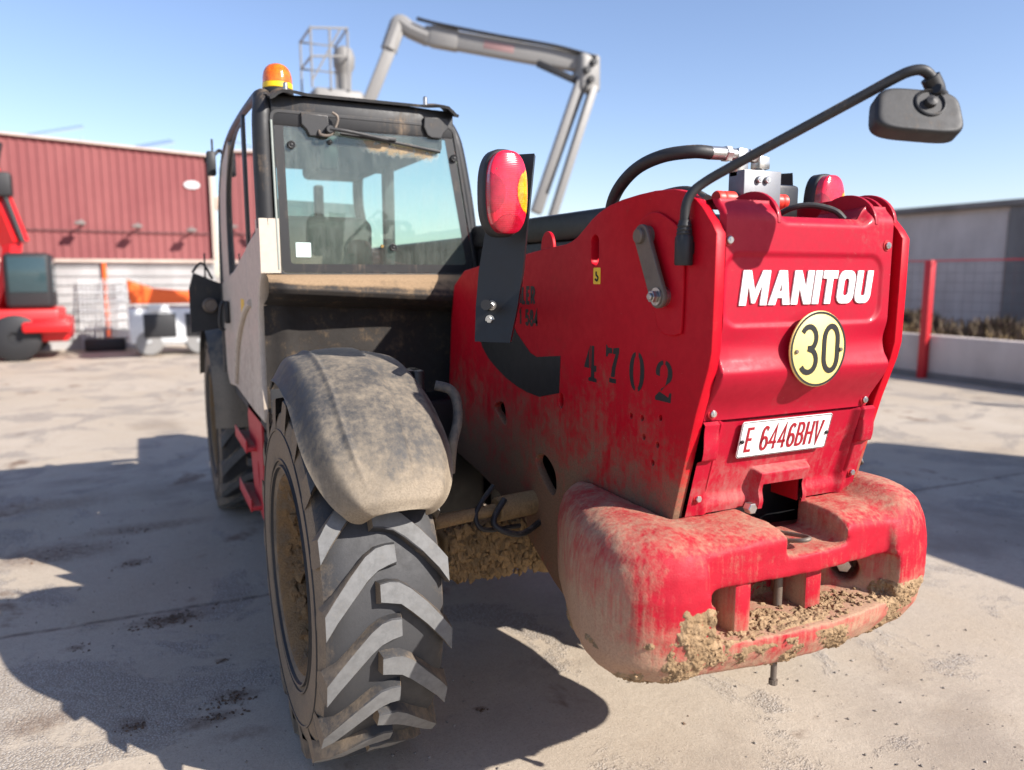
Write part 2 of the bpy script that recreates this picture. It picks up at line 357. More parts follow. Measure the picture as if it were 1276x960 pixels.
# ------------------------------------------------------------------ mesh helpers
class MB:
    """collects shapes; each build() gives one mesh object"""
    def __init__(s):
        s.v = []; s.f = []; s.mi = []; s.cur = 0
    def add(s, vs, fs, mat=None):
        o = len(s.v)
        for p in vs:
            p = Vector(p)
            s.v.append(mat @ p if mat else p)
        for f in fs:
            s.f.append(tuple(i + o for i in f)); s.mi.append(s.cur)
        return s
    def bm(s, b, mat=None):
        b.verts.index_update()
        s.add([v.co.copy() for v in b.verts], [[v.index for v in f.verts] for f in b.faces], mat)
        b.free()
        return s
    def box(s, lo, hi, bev=0.0, mat=None, seg=2):
        b = bmesh.new()
        bmesh.ops.create_cube(b, size=1.0)
        lo = Vector(lo); hi = Vector(hi)
        for v in b.verts:
            v.co = Vector(((lo[k] + hi[k]) / 2 + v.co[k] * (hi[k] - lo[k]) for k in range(3)))
        if bev:
            bmesh.ops.bevel(b, geom=b.edges[:], offset=bev, segments=seg, profile=0.5, affect='EDGES')
        return s.bm(b, mat)
    def cyl(s, a, b, r, r2=None, n=16, cap=True, bev=0.0):
        a = Vector(a); b = Vector(b); r2 = r if r2 is None else r2
        d = (b - a).normalized()
        q = d.to_track_quat('Z', 'Y').to_matrix()
        L = (b - a).length
        prof = [(r, 0), (r2, L)]
        if bev:
            prof = [(r - bev, 0), (r, bev), (r2, L - bev), (r2 - bev, L)]
        vs = []
        for rr, h in prof:
            for k in range(n):
                an = 2 * math.pi * k / n
                vs.append(a + q @ Vector((rr * math.cos(an), rr * math.sin(an), h)))
        fs = []
        for i in range(len(prof) - 1):
            for k in range(n):
                fs.append((i * n + k, i * n + (k + 1) % n, (i + 1) * n + (k + 1) % n, (i + 1) * n + k))
        if cap:
            fs.append(tuple(reversed(range(n)))); fs.append(tuple(range((len(prof) - 1) * n, len(prof) * n)))
        return s.add(vs, fs)
    def hexbolt(s, p, nrm, r=0.009, h=0.007, washer=True):
        p = Vector(p); d = Vector(nrm).normalized()
        if washer:
            s.cyl(p, p + d * 0.002, r * 1.5, n=18)
        s.cyl(p + d * 0.002, p + d * (h + 0.002), r, n=6, bev=0.0008)
        return s
    def tube(s, pts, r, n=12, smooth=6, cap=True, rs=None):
        P = [Vector(p) for p in pts]
        if smooth and len(P) > 2:
            Q = []; RS = []
            for i in range(len(P) - 1):
                p0 = P[max(i - 1, 0)]; p1 = P[i]; p2 = P[i + 1]; p3 = P[min(i + 2, len(P) - 1)]
                for k in range(smooth):
                    t = k / smooth
                    Q.append(0.5 * ((2 * p1) + (-p0 + p2) * t + (2 * p0 - 5 * p1 + 4 * p2 - p3) * t * t + (-p0 + 3 * p1 - 3 * p2 + p3) * t ** 3))
                    if rs: RS.append(rs[i] * (1 - t) + rs[i + 1] * t)
            Q.append(P[-1])
            if rs: RS.append(rs[-1])
            P = Q; rs = RS if rs else None
        T = []
        for i in range(len(P)):
            T.append((P[min(i + 1, len(P) - 1)] - P[max(i - 1, 0)]).normalized())
        ref = Vector((0, 0, 1)) if abs(T[0].z) < 0.9 else Vector((1, 0, 0))
        u = T[0].cross(ref).normalized()
        vs = []; fs = []
        for i, p in enumerate(P):
            if i:
                u = (u - T[i] * u.dot(T[i])).normalized()
            w = T[i].cross(u)
            rr = rs[i] if rs else r
            for k in range(n):
                a = 2 * math.pi * k / n
                vs.append(p + (u * math.cos(a) + w * math.sin(a)) * rr)
        for i in range(len(P) - 1):
            for k in range(n):
                fs.append((i * n + k, i * n + (k + 1) % n, (i + 1) * n + (k + 1) % n, (i + 1) * n + k))
        if cap:
            fs.append(tuple(reversed(range(n)))); fs.append(tuple(range((len(P) - 1) * n, len(P) * n)))
        return s.add(vs, fs)
    def lathe(s, prof, origin, axis, n=48, closed=False):
        """prof: (radius, height along axis)"""
        q = Vector(axis).normalized().to_track_quat('Z', 'Y').to_matrix(); o = Vector(origin)
        vs = []; fs = []
        for r, h in prof:
            for k in range(n):
                a = 2 * math.pi * k / n
                vs.append(o + q @ Vector((r * math.cos(a), r * math.sin(a), h)))
        m = len(prof)
        for i in range(m if closed else m - 1):
            j = (i + 1) % m
            for k in range(n):
                fs.append((i * n + k, i * n + (k + 1) % n, j * n + (k + 1) % n, j * n + k))
        return s.add(vs, fs)
    def grid(s, fn, nu, nv, skip=None):
        vs = [fn(i / nu, j / nv) for j in range(nv + 1) for i in range(nu + 1)]
        fs = []
        for j in range(nv):
            for i in range(nu):
                if skip and skip(i / nu, j / nv): continue
                a = j * (nu + 1) + i
                fs.append((a, a + 1, a + nu + 2, a + nu + 1))
        return s.add(vs, fs)
    def mesh(s, name, ang=35):
        me = bpy.data.meshes.new(name)
        me.from_pydata([tuple(v) for v in s.v], [], s.f)
        b = bmesh.new(); b.from_mesh(me)
        bmesh.ops.recalc_face_normals(b, faces=b.faces[:])
        b.to_mesh(me); b.free()
        if any(s.mi): me.polygons.foreach_set('material_index', s.mi)
        return finish(me, ang)

def finish(me, ang=35):
    me.polygons.foreach_set("use_smooth", [True] * len(me.polygons))
    me.update()
    try:
        me.set_sharp_from_angle(angle=R(ang))
    except Exception:
        pass
    return me

def link(name, me, mat, parent=None):
    o = bpy.data.objects.new(name, me)
    col.objects.link(o)
    if mat is not None:
        me.materials.clear(); me.materials.append(mat)
    if parent is not None:
        o.parent = parent
        o.matrix_parent_inverse = WM[parent].inverted()
    WM[o] = Matrix.Identity(4)
    return o
WM = {}

def part(name, mb, mat, parent=None, ang=35, label=None):
    me = mb.mesh(name, ang) if isinstance(mb, MB) else mb
    o = link(name, me, mat, parent)
    if label: o['label'] = label
    return o

def thing(name, label, cat, loc=(0, 0, 0), group=None):
    o = bpy.data.objects.new(name, None)
    o.empty_display_size = 0.3
    col.objects.link(o)
    o.location = loc
    WM[o] = Matrix.Translation(loc)
    o['label'] = label; o['category'] = cat
    if group: o['group'] = group
    return o

def tag(o, label, cat, group=None):
    o['label'] = label; o['category'] = cat
    if group: o['group'] = group
    return o

def structure(name, mb, mat):
    o = part(name, mb, mat); o['kind'] = 'structure'
    return o

def copy_part(o, parent, mw):
    """copy of a part and its pieces under another place of the same thing"""
    c = o.copy(); col.objects.link(c)
    c.parent = parent
    c.matrix_parent_inverse = WM[parent].inverted()
    c.matrix_basis = mw
    WM[c] = mw.copy()
    for ch in [x for x in bpy.data.objects if x.parent == o and x.name in KIDS.get(o.name, ())]:
        d = ch.copy(); col.objects.link(d); d.parent = c
        d.matrix_parent_inverse = Matrix.Identity(4); d.matrix_basis = Matrix.Identity(4)
    return c
KIDS = {}

def shape2d(polys, depth, bevel=0.0, res=0):
    """flat outline(s) with holes -> solid of thickness depth, front face at z=0"""
    cu = bpy.data.curves.new("outline", 'CURVE')
    cu.dimensions = '2D'; cu.fill_mode = 'BOTH'
    cu.extrude = max(depth / 2 - bevel, 0.0); cu.bevel_depth = bevel; cu.bevel_resolution = 1
    if bevel: cu.offset = -bevel
    for poly in polys:
        sp = cu.splines.new('POLY'); sp.points.add(len(poly) - 1)
        for k, (a, b) in enumerate(poly):
            sp.points[k].co = (a, b, 0, 1)
        sp.use_cyclic_u = True
    ob = bpy.data.objects.new("outline", cu)
    me = bpy.data.meshes.new_from_object(ob)
    vs = [v.co.copy() - Vector((0, 0, depth / 2)) for v in me.vertices]
    fs = [tuple(p.vertices) for p in me.polygons]
    bpy.data.objects.remove(ob); bpy.data.curves.remove(cu); bpy.data.meshes.remove(me)
    return vs, fs

def basis(X, Y, Z, o):
    m = Matrix.Identity(4)
    for k, a in enumerate((X, Y, Z)):
        for r in range(3): m[r][k] = a[r]
    for r in range(3): m[r][3] = o[r]
    return m
def REAR(y, x=0, z=0):      # (a, b) -> (x+a, y, z+b), outward = -y
    return basis((1, 0, 0), (0, 0, 1), (0, -1, 0), (x, y, z))
def LEFT(x, y=0, z=0):      # (a, b) -> (x, y-a, z+b), outward = -x
    return basis((0, -1, 0), (0, 0, 1), (-1, 0, 0), (x, y, z))
def plate_yz(polys, x, th, bev=0.003):   # polys given as (y, z); outer face at x, body towards +x
    return shape2d([[(-a, b) for a, b in p] for p in polys], th, bev), LEFT(x)

def rrect(cx, cy, w, h, r, n=6, p=None):
    pts = []
    for sx, sy, a0 in ((1, 1, 0), (-1, 1, 90), (-1, -1, 180), (1, -1, 270)):
        for k in range(n + 1):
            a = R(a0 + 90 * k / n)
            pts.append((cx + sx * (w / 2 - r) + r * math.cos(a), cy + sy * (h / 2 - r) + r * math.sin(a)))
    return pts
def ellipse(cx, cy, a, b, n=24, t0=0, t1=360):
    return [(cx + a * math.cos(R(t0 + (t1 - t0) * k / n)), cy + b * math.sin(R(t0 + (t1 - t0) * k / n))) for k in range(n if t1 - t0 == 360 else n + 1)]
def smooth_poly(pts, k=5):
    out = []; n = len(pts)
    for i in range(n):
        p0, p1, p2, p3 = (Vector(pts[(i + d) % n]) for d in (-1, 0, 1, 2))
        for j in range(k):
            t = j / k
            out.append(tuple(0.5 * ((2 * p1) + (-p0 + p2) * t + (2 * p0 - 5 * p1 + 4 * p2 - p3) * t * t + (-p0 + 3 * p1 - 3 * p2 + p3) * t ** 3)))
    return out
def sstep(a, b, x):
    t = max(0.0, min(1.0, (x - a) / (b - a)))
    return t * t * (3 - 2 * t)

# a small stroke alphabet: centre lines in a box 1 high
def arc(cx, cy, a, b, t0, t1, n=12):
    return [(cx + a * math.cos(R(t0 + (t1 - t0) * k / n)), cy + b * math.sin(R(t0 + (t1 - t0) * k / n))) for k in range(n + 1)]
STROKES = {
 '0': (0.55, [arc(0.275, 0.68, 0.235, 0.28, 0, 180) + arc(0.275, 0.32, 0.235, 0.28, 180, 360) + [(0.51, 0.68)]]),
 '1': (0.3, [[(0.02, 0.75), (0.18, 0.96), (0.18, 0.0)]]),
 '2': (0.55, [arc(0.275, 0.70, 0.235, 0.26, 160, -20) + [(0.04, 0.04), (0.53, 0.04)]]),
 '3': (0.55, [arc(0.25, 0.73, 0.25, 0.235, 150, -60) + [(0.22, 0.52)], [(0.22, 0.52)] + arc(0.25, 0.27, 0.27, 0.24, 60, -150)]),
 '4': (0.58, [[(0.40, 0.0), (0.40, 0.98), (0.02, 0.28), (0.56, 0.28)]]),
 '5': (0.55, [[(0.48, 0.96), (0.10, 0.96), (0.07, 0.55)] + arc(0.26, 0.31, 0.25, 0.28, 110, -150)]),
 '6': (0.55, [[(0.46, 0.86)] + arc(0.28, 0.68, 0.22, 0.28, 40, 180) + arc(0.275, 0.28, 0.235, 0.25, 180, 540, 20)]),
 '7': (0.5, [[(0.02, 0.95), (0.47, 0.95), (0.16, 0.0)]]),
 '8': (0.55, [arc(0.275, 0.75, 0.20, 0.21, -90, 270, 20), arc(0.275, 0.27, 0.235, 0.25, -270, 90, 20)]),
 'B': (0.58, [[(0.06, 0.0), (0.06, 0.96), (0.28, 0.96)] + arc(0.28, 0.73, 0.22, 0.23, 90, -90) + [(0.08, 0.5)], [(0.28, 0.5)] + arc(0.29, 0.27, 0.24, 0.23, 90, -90) + [(0.06, 0.04)]]),
 'E': (0.52, [[(0.48, 0.96), (0.06, 0.96), (0.06, 0.04), (0.48, 0.04)], [(0.07, 0.51), (0.42, 0.51)]]),
 'H': (0.6, [[(0.06, 0.0), (0.06, 1.0)], [(0.54, 0.0), (0.54, 1.0)], [(0.07, 0.5), (0.53, 0.5)]]),
 'I': (0.14, [[(0.07, 0.0), (0.07, 1.0)]]),
 'L': (0.48, [[(0.06, 1.0), (0.06, 0.04), (0.46, 0.04)]]),
 'R': (0.58, [[(0.06, 0.0), (0.06, 0.96), (0.28, 0.96)] + arc(0.28, 0.72, 0.23, 0.24, 90, -90) + [(0.08, 0.48)], [(0.26, 0.47), (0.54, 0.0)]]),
 'U': (0.58, [[(0.06, 1.0), (0.06, 0.28)] + arc(0.29, 0.28, 0.23, 0.25, 180, 360) + [(0.52, 1.0)]]),
 'V': (0.6, [[(0.02, 1.0), (0.30, 0.02), (0.58, 1.0)]]),
 ' ': (0.35, []),
}
def stroke_text(mb, text, h, w, mat, gap=0.16, sx=1.0, th=0.0012, shear=0.0):
    """draws text with strokes of width w; returns its length"""
    x = 0.0; lay = 0
    for ch in text:
        wd, strokes = STROKES[ch]
        for st in strokes:
            P = [Vector((x + a * h * sx + shear * b * h, b * h)) for a, b in st]
            closed = (P[0] - P[-1]).length < 1e-6
            n = len(P); L = []; Rr = []
            for i in range(n):
                if closed:
                    a = P[(i - 1) % (n - 1)]; c = P[(i + 1) % (n - 1)]
                else:
                    a = P[max(i - 1, 0)]; c = P[min(i + 1, n - 1)]
                d1 = (P[i] - a); d2 = (c - P[i])
                if d1.length < 1e-9: d1 = d2
                if d2.length < 1e-9: d2 = d1
                d1 = d1.normalized(); d2 = d2.normalized()
                nrm = Vector((-(d1.y + d2.y), d1.x + d2.x))
                if nrm.length < 1e-6: nrm = Vector((-d1.y, d1.x))
                nrm = nrm.normalized()
                k = 1.0 / max(0.45, nrm.dot(Vector((-d1.y, d1.x))))
                L.append(P[i] + nrm * w / 2 * k); Rr.append(P[i] - nrm * w / 2 * k)
            z = th + 0.00025 * (lay % 3); lay += 1
            vs = [(p.x, p.y, z) for p in L] + [(p.x, p.y, z) for p in Rr]
            fs = [(i, i + 1, n + i + 1, n + i) for i in range(n - 1)]
            vs += [(p.x, p.y, 0) for p in L] + [(p.x, p.y, 0) for p in Rr]
            m = 2 * n
            for i in range(n - 1):
                fs.append((i, m + i, m + i + 1, i + 1)); fs.append((n + i, n + i + 1, m + n + i + 1, m + n + i))
            if not closed:
                fs.append((0, n, m + n, m)); fs.append((n - 1, m + n - 1, m + 2 * n - 1, 2 * n - 1))
            mb.add(vs, fs, mat)
        x += (wd * sx + gap) * h
    return x - gap * h

def apply_mods(o):
    dg = bpy.context.evaluated_depsgraph_get()
    dg.update()
    me = bpy.data.meshes.new_from_object(o.evaluated_get(dg))
    o.modifiers.clear()
    old = o.data; o.data = me
    bpy.data.meshes.remove(old)
    return me

def lump(mb, p, r, sq=0.7, seed=0, sub=1):
    b = bmesh.new()
    bmesh.ops.create_icosphere(b, subdivisions=sub, radius=1.0)
    for v in b.verts:
        k = 0.72 + 0.55 * noise.noise(v.co * 1.7 + Vector((seed * 3.1, seed * 1.7, seed)))+ rnd.uniform(-0.12, 0.12)
        v.co = Vector((v.co.x * k, v.co.y * k, v.co.z * k * sq)) * r
    m = Matrix.Translation(p) @ Matrix.Rotation(rnd.uniform(0, 6.28), 4, 'Z') @ Matrix.Rotation(rnd.uniform(-.4, .4), 4, 'X')
    mb.bm(b, m)

# ------------------------------------------------------------------ ground
mb = MB()
mb.grid(lambda u, v: (-400 + 800 * u, -300 + 900 * v, 0.0), 8, 8)
structure('ground', mb, M['ground'])

# ------------------------------------------------------------------ telehandler
TH = thing('telehandler', 'dusty red telehandler seen from behind with grey cab, mud-caked counterweight and number 4702', 'telehandler', (1.6, 4.1, 0))
XF, XR = 1.258, 1.942      # outer faces of the two frame plates

# --- frame plates
flank = [(1.66, 0.86), (1.617, 1.02), (1.541, 1.296), (1.50, 1.415), (1.490, 1.46), (1.488, 1.60), (1.488, 1.748), (1.505, 1.772), (1.545, 1.815), (1.570, 1.835),
         (1.61, 1.857), (1.66, 1.868), (1.74, 1.8715), (1.82, 1.868), (1.90, 1.861), (1.965, 1.850), (2.02, 1.834), (2.063, 1.815), (2.10, 1.793), (2.149, 1.766), (2.185, 1.754),
         (2.226, 1.746), (2.365, 1.737), (2.538, 1.719), (2.80, 1.70), (3.10, 1.665), (3.22, 1.60), (3.26, 1.45), (3.30, 1.1), (3.32, 0.86), (2.95, 0.815), (2.75, 0.775),
         (2.57, 0.715), (2.40, 0.63), (2.283, 0.572), (2.20, 0.545), (2.0, 0.53), (1.80, 0.60)]
holes = [
    smooth_poly([(2.79, 1.12), (2.755, 1.145), (2.705, 1.150), (2.685, 1.11), (2.690, 1.065), (2.735, 1.085)], 4),
    ellipse(2.243, 1.228, 0.016, 0.026, 14),
    smooth_poly([(2.425, 0.975), (2.40, 1.008), (2.345, 1.012), (2.285, 0.975), (2.272, 0.915), (2.30, 0.885), (2.36, 0.915)], 4),
    rrect(2.041, 1.722, 0.044, 0.092, 0.0215, 5),
]
for yy, zz in ((1.775, 1.247), (1.83, 1.245), (1.69, 1.262), (1.765, 1.195), (1.70, 1.185), (1.72, 1.13)):
    holes.append(ellipse(yy, zz, 0.0075, 0.0085, 10))
for side, x in (('l', XF), ('r', XR - 0.03)):
    (vs, fs), mt = plate_yz([flank] + holes, x, 0.03)
    part('frame_plate', MB().add(vs, fs, mt), M['red_flank'], TH, label='dusty red steel frame plate stencilled 4702' if side == 'l' else None)
# inner boom box and cross members that close the view through the holes
mb = MB()
mb.box((1.40, 1.95, 0.72), (1.80, 3.3, 1.40), 0.02)
mb.box((1.29, 1.70, 0.80), (1.91, 1.78, 1.25), 0.01)
mb.box((1.29, 2.85, 1.25), (1.91, 2.95, 1.60), 0.01)
mb.box((1.42, 3.2, 0.55), (1.78, 6.3, 1.02), 0.03)
mb.box((1.2, 6.1, 0.5), (2.0, 6.5, 1.5), 0.04)
part('chassis', mb, M['black_paint'], TH)

# --- raised boss plate, link lever and bolts on the left plate
(vs, fs), mt = plate_yz([smooth_poly([(1.80, 1.775), (1.775, 1.805), (1.73, 1.815), (1.68, 1.80), (1.615, 1.76), (1.60, 1.70), (1.60, 1.52), (1.615, 1.495), (1.66, 1.49), (1.70, 1.505), (1.72, 1.55), (1.765, 1.66)], 4)], XF - 0.009, 0.0088, 0.003)
part('boss_plate', MB().add(vs, fs, mt), M['red_flank'], TH)
lev = []
pa, pb = Vector((1.752, 1.752)), Vector((1.672, 1.592))
dv = (pb - pa).normalized(); ang0 = math.degrees(math.atan2(dv.y, dv.x))
lev += [(pa.x + 0.031 * math.cos(R(a)), pa.y + 0.031 * math.sin(R(a))) for a in range(int(ang0) + 90, int(ang0) + 271, 15)]
lev += [(pb.x + 0.031 * math.cos(R(a)), pb.y + 0.031 * math.sin(R(a))) for a in range(int(ang0) - 90, int(ang0) + 91, 15)]
(vs, fs), mt = plate_yz([lev], XF - 0.036, 0.014, 0.003)
lever = part('link_lever', MB().add(vs, fs, mt), M['rust_steel'], TH)
mb = MB(); mb.cyl((XF - 0.03, pa.x, pa.y), (XF - 0.048, pa.x, pa.y), 0.021, n=20, bev=0.003); mb.cyl((XF, pa.x, pa.y), (XF - 0.03, pa.x, pa.y), 0.028, n=20)
part('pivot_pin', mb, M['rust_steel'], lever)
mb = MB(); mb.cyl((XF - 0.0, pb.x, pb.y), (XF - 0.03, pb.x, pb.y), 0.026, n=20); mb.cyl((XF - 0.036, pb.x, pb.y), (XF - 0.040, pb.x, pb.y), 0.0235, n=24)
mb.cyl((XF - 0.040, pb.x, pb.y), (XF - 0.056, pb.x, pb.y), 0.0165, n=6, bev=0.0015); mb.cyl((XF - 0.056, pb.x, pb.y), (XF - 0.062, pb.x, pb.y), 0.010, n=14, bev=0.002)
part('pivot_bolt', mb, M['steel'], lever)

# --- decals and lettering on the left plate
(vs, fs), mt = plate_yz([smooth_poly([(2.93, 1.385), (2.909, 1.355), (2.85, 1.315), (2.781, 1.286), (2.68, 1.253), (2.577, 1.232), (2.50, 1.222)], 1) + [(2.40, 1.218), (2.255, 1.252), (2.248, 1.379), (2.421, 1.359), (2.47, 1.369), (2.584, 1.434), (2.62, 1.47), (2.75, 1.52)]], XF - 0.0012, 0.001, 0)
part('black_decal', MB().add(vs, fs, mt), M['ink_black'], TH)
# stencilled digits 4 7 0 2, with the breaks of a stencil
sten = {
 '4': [[(0.30, 1.0), (0.34, 1.0), (0.34, 0.36), (0.30, 0.36)], [(0.38, 1.0), (0.52, 1.0), (0.52, 0.46), (0.64, 0.46), (0.64, 0.30), (0.54, 0.28), (0.54, 0.12), (0.66, 0.09), (0.66, 0.0), (0.24, 0.0), (0.24, 0.09), (0.37, 0.12), (0.37, 0.30)],
       [(0.27, 0.95), (0.27, 0.36), (0.02, 0.36), (0.02, 0.42)]],
 '7': [[(0.0, 1.0), (0.05, 1.0), (0.09, 0.93), (0.30, 0.93), (0.30, 0.78), (0.14, 0.78), (0.07, 0.68), (0.0, 0.68)], [(0.34, 0.93), (0.62, 0.97), (0.62, 0.84), (0.47, 0.42), (0.43, 0.16), (0.26, 0.16), (0.30, 0.42), (0.46, 0.78), (0.34, 0.78)],
       [(0.18, 0.12), (0.50, 0.12), (0.50, 0.0), (0.18, 0.0)]],
 '0': [arc(0.28, 0.5, 0.28, 0.5, 96, 264, 14) + list(reversed(arc(0.28, 0.5, 0.11, 0.40, 100, 260, 14))), arc(0.36, 0.5, 0.28, 0.5, 84, -84, 14) + list(reversed(arc(0.36, 0.5, 0.11, 0.40, 80, -80, 14)))],
 '2': [arc(0.32, 0.70, 0.32, 0.30, 100, 185, 8) + [(0.02, 0.62), (0.16, 0.60)] + list(reversed(arc(0.32, 0.72, 0.16, 0.18, 100, 180, 6))), arc(0.34, 0.70, 0.30, 0.30, 82, -40, 10) + [(0.34, 0.36), (0.22, 0.30), (0.22, 0.24), (0.38, 0.38)] + list(reversed(arc(0.34, 0.70, 0.13, 0.20, 82, -30, 8))),
       [(0.0, 0.0), (0.0, 0.10), (0.16, 0.22), (0.32, 0.18), (0.50, 0.12), (0.55, 0.24), (0.62, 0.24), (0.60, 0.0)]],
}
mb = MB()
for k, (ch, yy) in enumerate((('4', 2.095), ('7', 1.968), ('0', 1.842), ('2', 1.715))):
    for q, poly in enumerate(sten[ch]):
        vs, fs = shape2d([[(a * 0.115, b * 0.112) for a, b in poly]], 0.0006, 0)
        mb.add(vs, fs, LEFT(XF - 0.0004 - 0.0002 * (q % 2), yy, (1.318, 1.328, 1.320, 1.309)[k]))
part('stencil_number', mb, M['ink_black'], TH, label='black stencilled number 4702')
mb = MB()
stroke_text(mb, 'UILER', 0.058, 0.0135, LEFT(XF, 2.595, 1.546), gap=0.20, sx=0.82, th=0.0006)
part('stencil_word', mb, M['ink_black'], TH)
mb = MB()
stroke_text(mb, '1 584', 0.052, 0.0125, LEFT(XF, 2.559, 1.469), gap=0.20, sx=0.84, th=0.0006)
part('stencil_phone', mb, M['ink_black'], TH)
(vs, fs) = shape2d([rrect(0, 0, 0.040, 0.050, 0.004)], 0.0008)
st = part('sling_sticker', MB().add(vs, fs, LEFT(XF - 0.0009, 2.026, 1.645)), M['sticker_yellow'], TH)
mb = MB(); mb.tube([(XF - 0.0015, 2.028, 1.658), (XF - 0.0015, 2.028, 1.648), (XF - 0.0015, 2.018, 1.64), (XF - 0.0015, 2.024, 1.630), (XF - 0.0015, 2.034, 1.636)], 0.0028, 6)
part('hook_symbol', mb, M['ink_black'], st)

# --- rear cover panel
def panel_y(x, z):
    y = 1.497
    y += 0.03 * sstep(1.775, 1.835, z) ** 2
    # swell above the lower crease, then the lower part turns in towards the seam
    y -= 0.014 * sstep(1.47, 1.400, z) * (0.55 + 0.45 * sstep(1.28, 1.42, x))
    y += 0.068 * sstep(1.405, 1.262, z) ** 0.9
    # scoop on each side of the speed disc
    for cx in (1.33, 1.87):
        d = abs(x - cx) / 0.22
        y += 0.012 * max(0, 1 - d) * sstep(1.40, 1.44, z) * sstep(1.53, 1.47, z)
    # sunk field with a rounded border around the name
    fx, fz, hw, hh, r = 1.575, 1.610, 0.275, 0.089, 0.045
    qx, qz = max(abs(x - fx) - hw + r, 0), max(abs(z - fz) - hh + r, 0)
    d = math.hypot(qx, qz) - r
    y += 0.0065 * sstep(0.007, -0.007, d)
    # edges roll back
    y += 0.016 * sstep(1.295, 1.2885, x) + 0.016 * sstep(1.885, 1.8915, x)
    return y
mb = MB()
X0, X1, Z0, Z1 = 1.2885, 1.8915, 1.272, 1.835
def dipm(x): return sstep(1.455, 1.50, x) * sstep(1.81, 1.765, x)
def pan(u, v):
    x = X0 + (X1 - X0) * u; z = Z0 + (Z1 - Z0) * v
    z -= 0.038 * dipm(x) * sstep(1.73, 1.835, z)
    return (x, panel_y(x, z + 0.038 * dipm(x) * sstep(1.73, 1.835, z)), z)
mb.grid(pan, 150, 140)
cover = part('rear_cover', mb, M['red_panel'], TH, 50)
# top flange of the cover with its two curved guides
mb = MB()
def top_fl(u, v):
    x = X0 + (X1 - X0) * u
    dip = 0.038 * dipm(x)
    y0 = panel_y(x, 1.835)
    return (x, y0 + 0.16 * v, 1.835 - dip - 0.012 * v)
mb.grid(top_fl, 60, 10)
part('cover_top', mb, M['red_panel'], cover)
for x, yy, zz in ((1.46, 1.60, 1.78), (1.81, 1.60, 1.785), (1.865, 1.615, 1.785), (1.895, 1.61, 1.79)):
    (vs, fs), mt = plate_yz([arc(yy, zz, 0.105, 0.085, 0, 180, 18)], x, 0.012, 0.002)
    part('curved_guide', MB().add(vs, fs, mt), M['red_panel'], cover)
mb = MB()
for x, z in ((1.301, 1.733), (1.868, 1.726)):
    pass
for x, z in ((1.305, 1.733), (1.862, 1.728), (1.318, 1.292), (1.868, 1.292)):
    m1 = MB(); y = panel_y(x, z)
    m1.cyl((x, y + 0.004, z), (x, y - 0.0025, z), 0.0155, n=20, bev=0.001)
    w = part('washer', m1, M['red_inner'], cover)
    m1 = MB(); m1.cyl((x, y - 0.0025, z), (x, y - 0.009, z), 0.0095, n=18, bev=0.002); m1.cyl((x, y - 0.009, z), (x, y - 0.0105, z), 0.0045, n=6)
    part('screw', m1, M['zinc'], cover)

# name in raised white letters
def letters():
    S = 0.30
    out = {}
    out['M'] = (1.14, [[(0, 0), (0, 1), (0.33, 1), (0.57, 0.42), (0.81, 1), (1.14, 1), (1.14, 0), (0.86, 0), (0.86, 0.62), (0.64, 0.06), (0.50, 0.06), (0.28, 0.62), (0.28, 0)]])
    out['A'] = (0.90, [[(0, 0), (0.29, 1), (0.63, 1), (0.92, 0), (0.62, 0), (0.57, 0.20), (0.35, 0.20), (0.30, 0)], [(0.40, 0.40), (0.52, 0.40), (0.46, 0.68)]])
    out['N'] = (0.86, [[(0, 0), (0, 1), (0.30, 1), (0.58, 0.48), (0.58, 1), (0.86, 1), (0.86, 0), (0.56, 0), (0.28, 0.52), (0.28, 0)]])
    out['I'] = (0.29, [[(0, 0), (0, 1), (0.29, 1), (0.29, 0)]])
    out['T'] = (0.66, [[(0.19, 0), (0.19, 0.76), (0, 0.76), (0, 1), (0.66, 1), (0.66, 0.76), (0.47, 0.76), (0.47, 0)]])
    out['O'] = (0.78, [rrect(0.39, 0.5, 0.78, 1.0, 0.26, 6), rrect(0.39, 0.5, 0.23, 0.52, 0.10, 5)])
    out['U'] = (0.76, [[(0, 1), (0, 0.24)] + arc(0.26, 0.26, 0.26, 0.26, 185, 270, 6) + arc(0.50, 0.26, 0.26, 0.26, 270, 355, 6) + [(0.76, 1), (0.48, 1), (0.48, 0.28), (0.44, 0.23), (0.32, 0.23), (0.28, 0.28), (0.28, 1)]])
    return out
LT = letters()
hL = 0.088
tot = sum(LT[c][0] + 0.075 for c in 'MANITOU') - 0.075
kx = 0.462 / (tot * hL)
badge = None
x = 0.0
for q, ch in enumerate('MANITOU'):
    w, polys = LT[ch]
    vs, fs = shape2d([[((x + a) * hL * kx + b * hL * 0.13, b * hL) for a, b in p] for p in polys], 0.0045, 0.0008)
    m1 = MB().add(vs, fs, REAR(1.4985, 1.347, 1.572))
    part('letter', m1, M['white_paint'], cover)
    x += w + 0.075

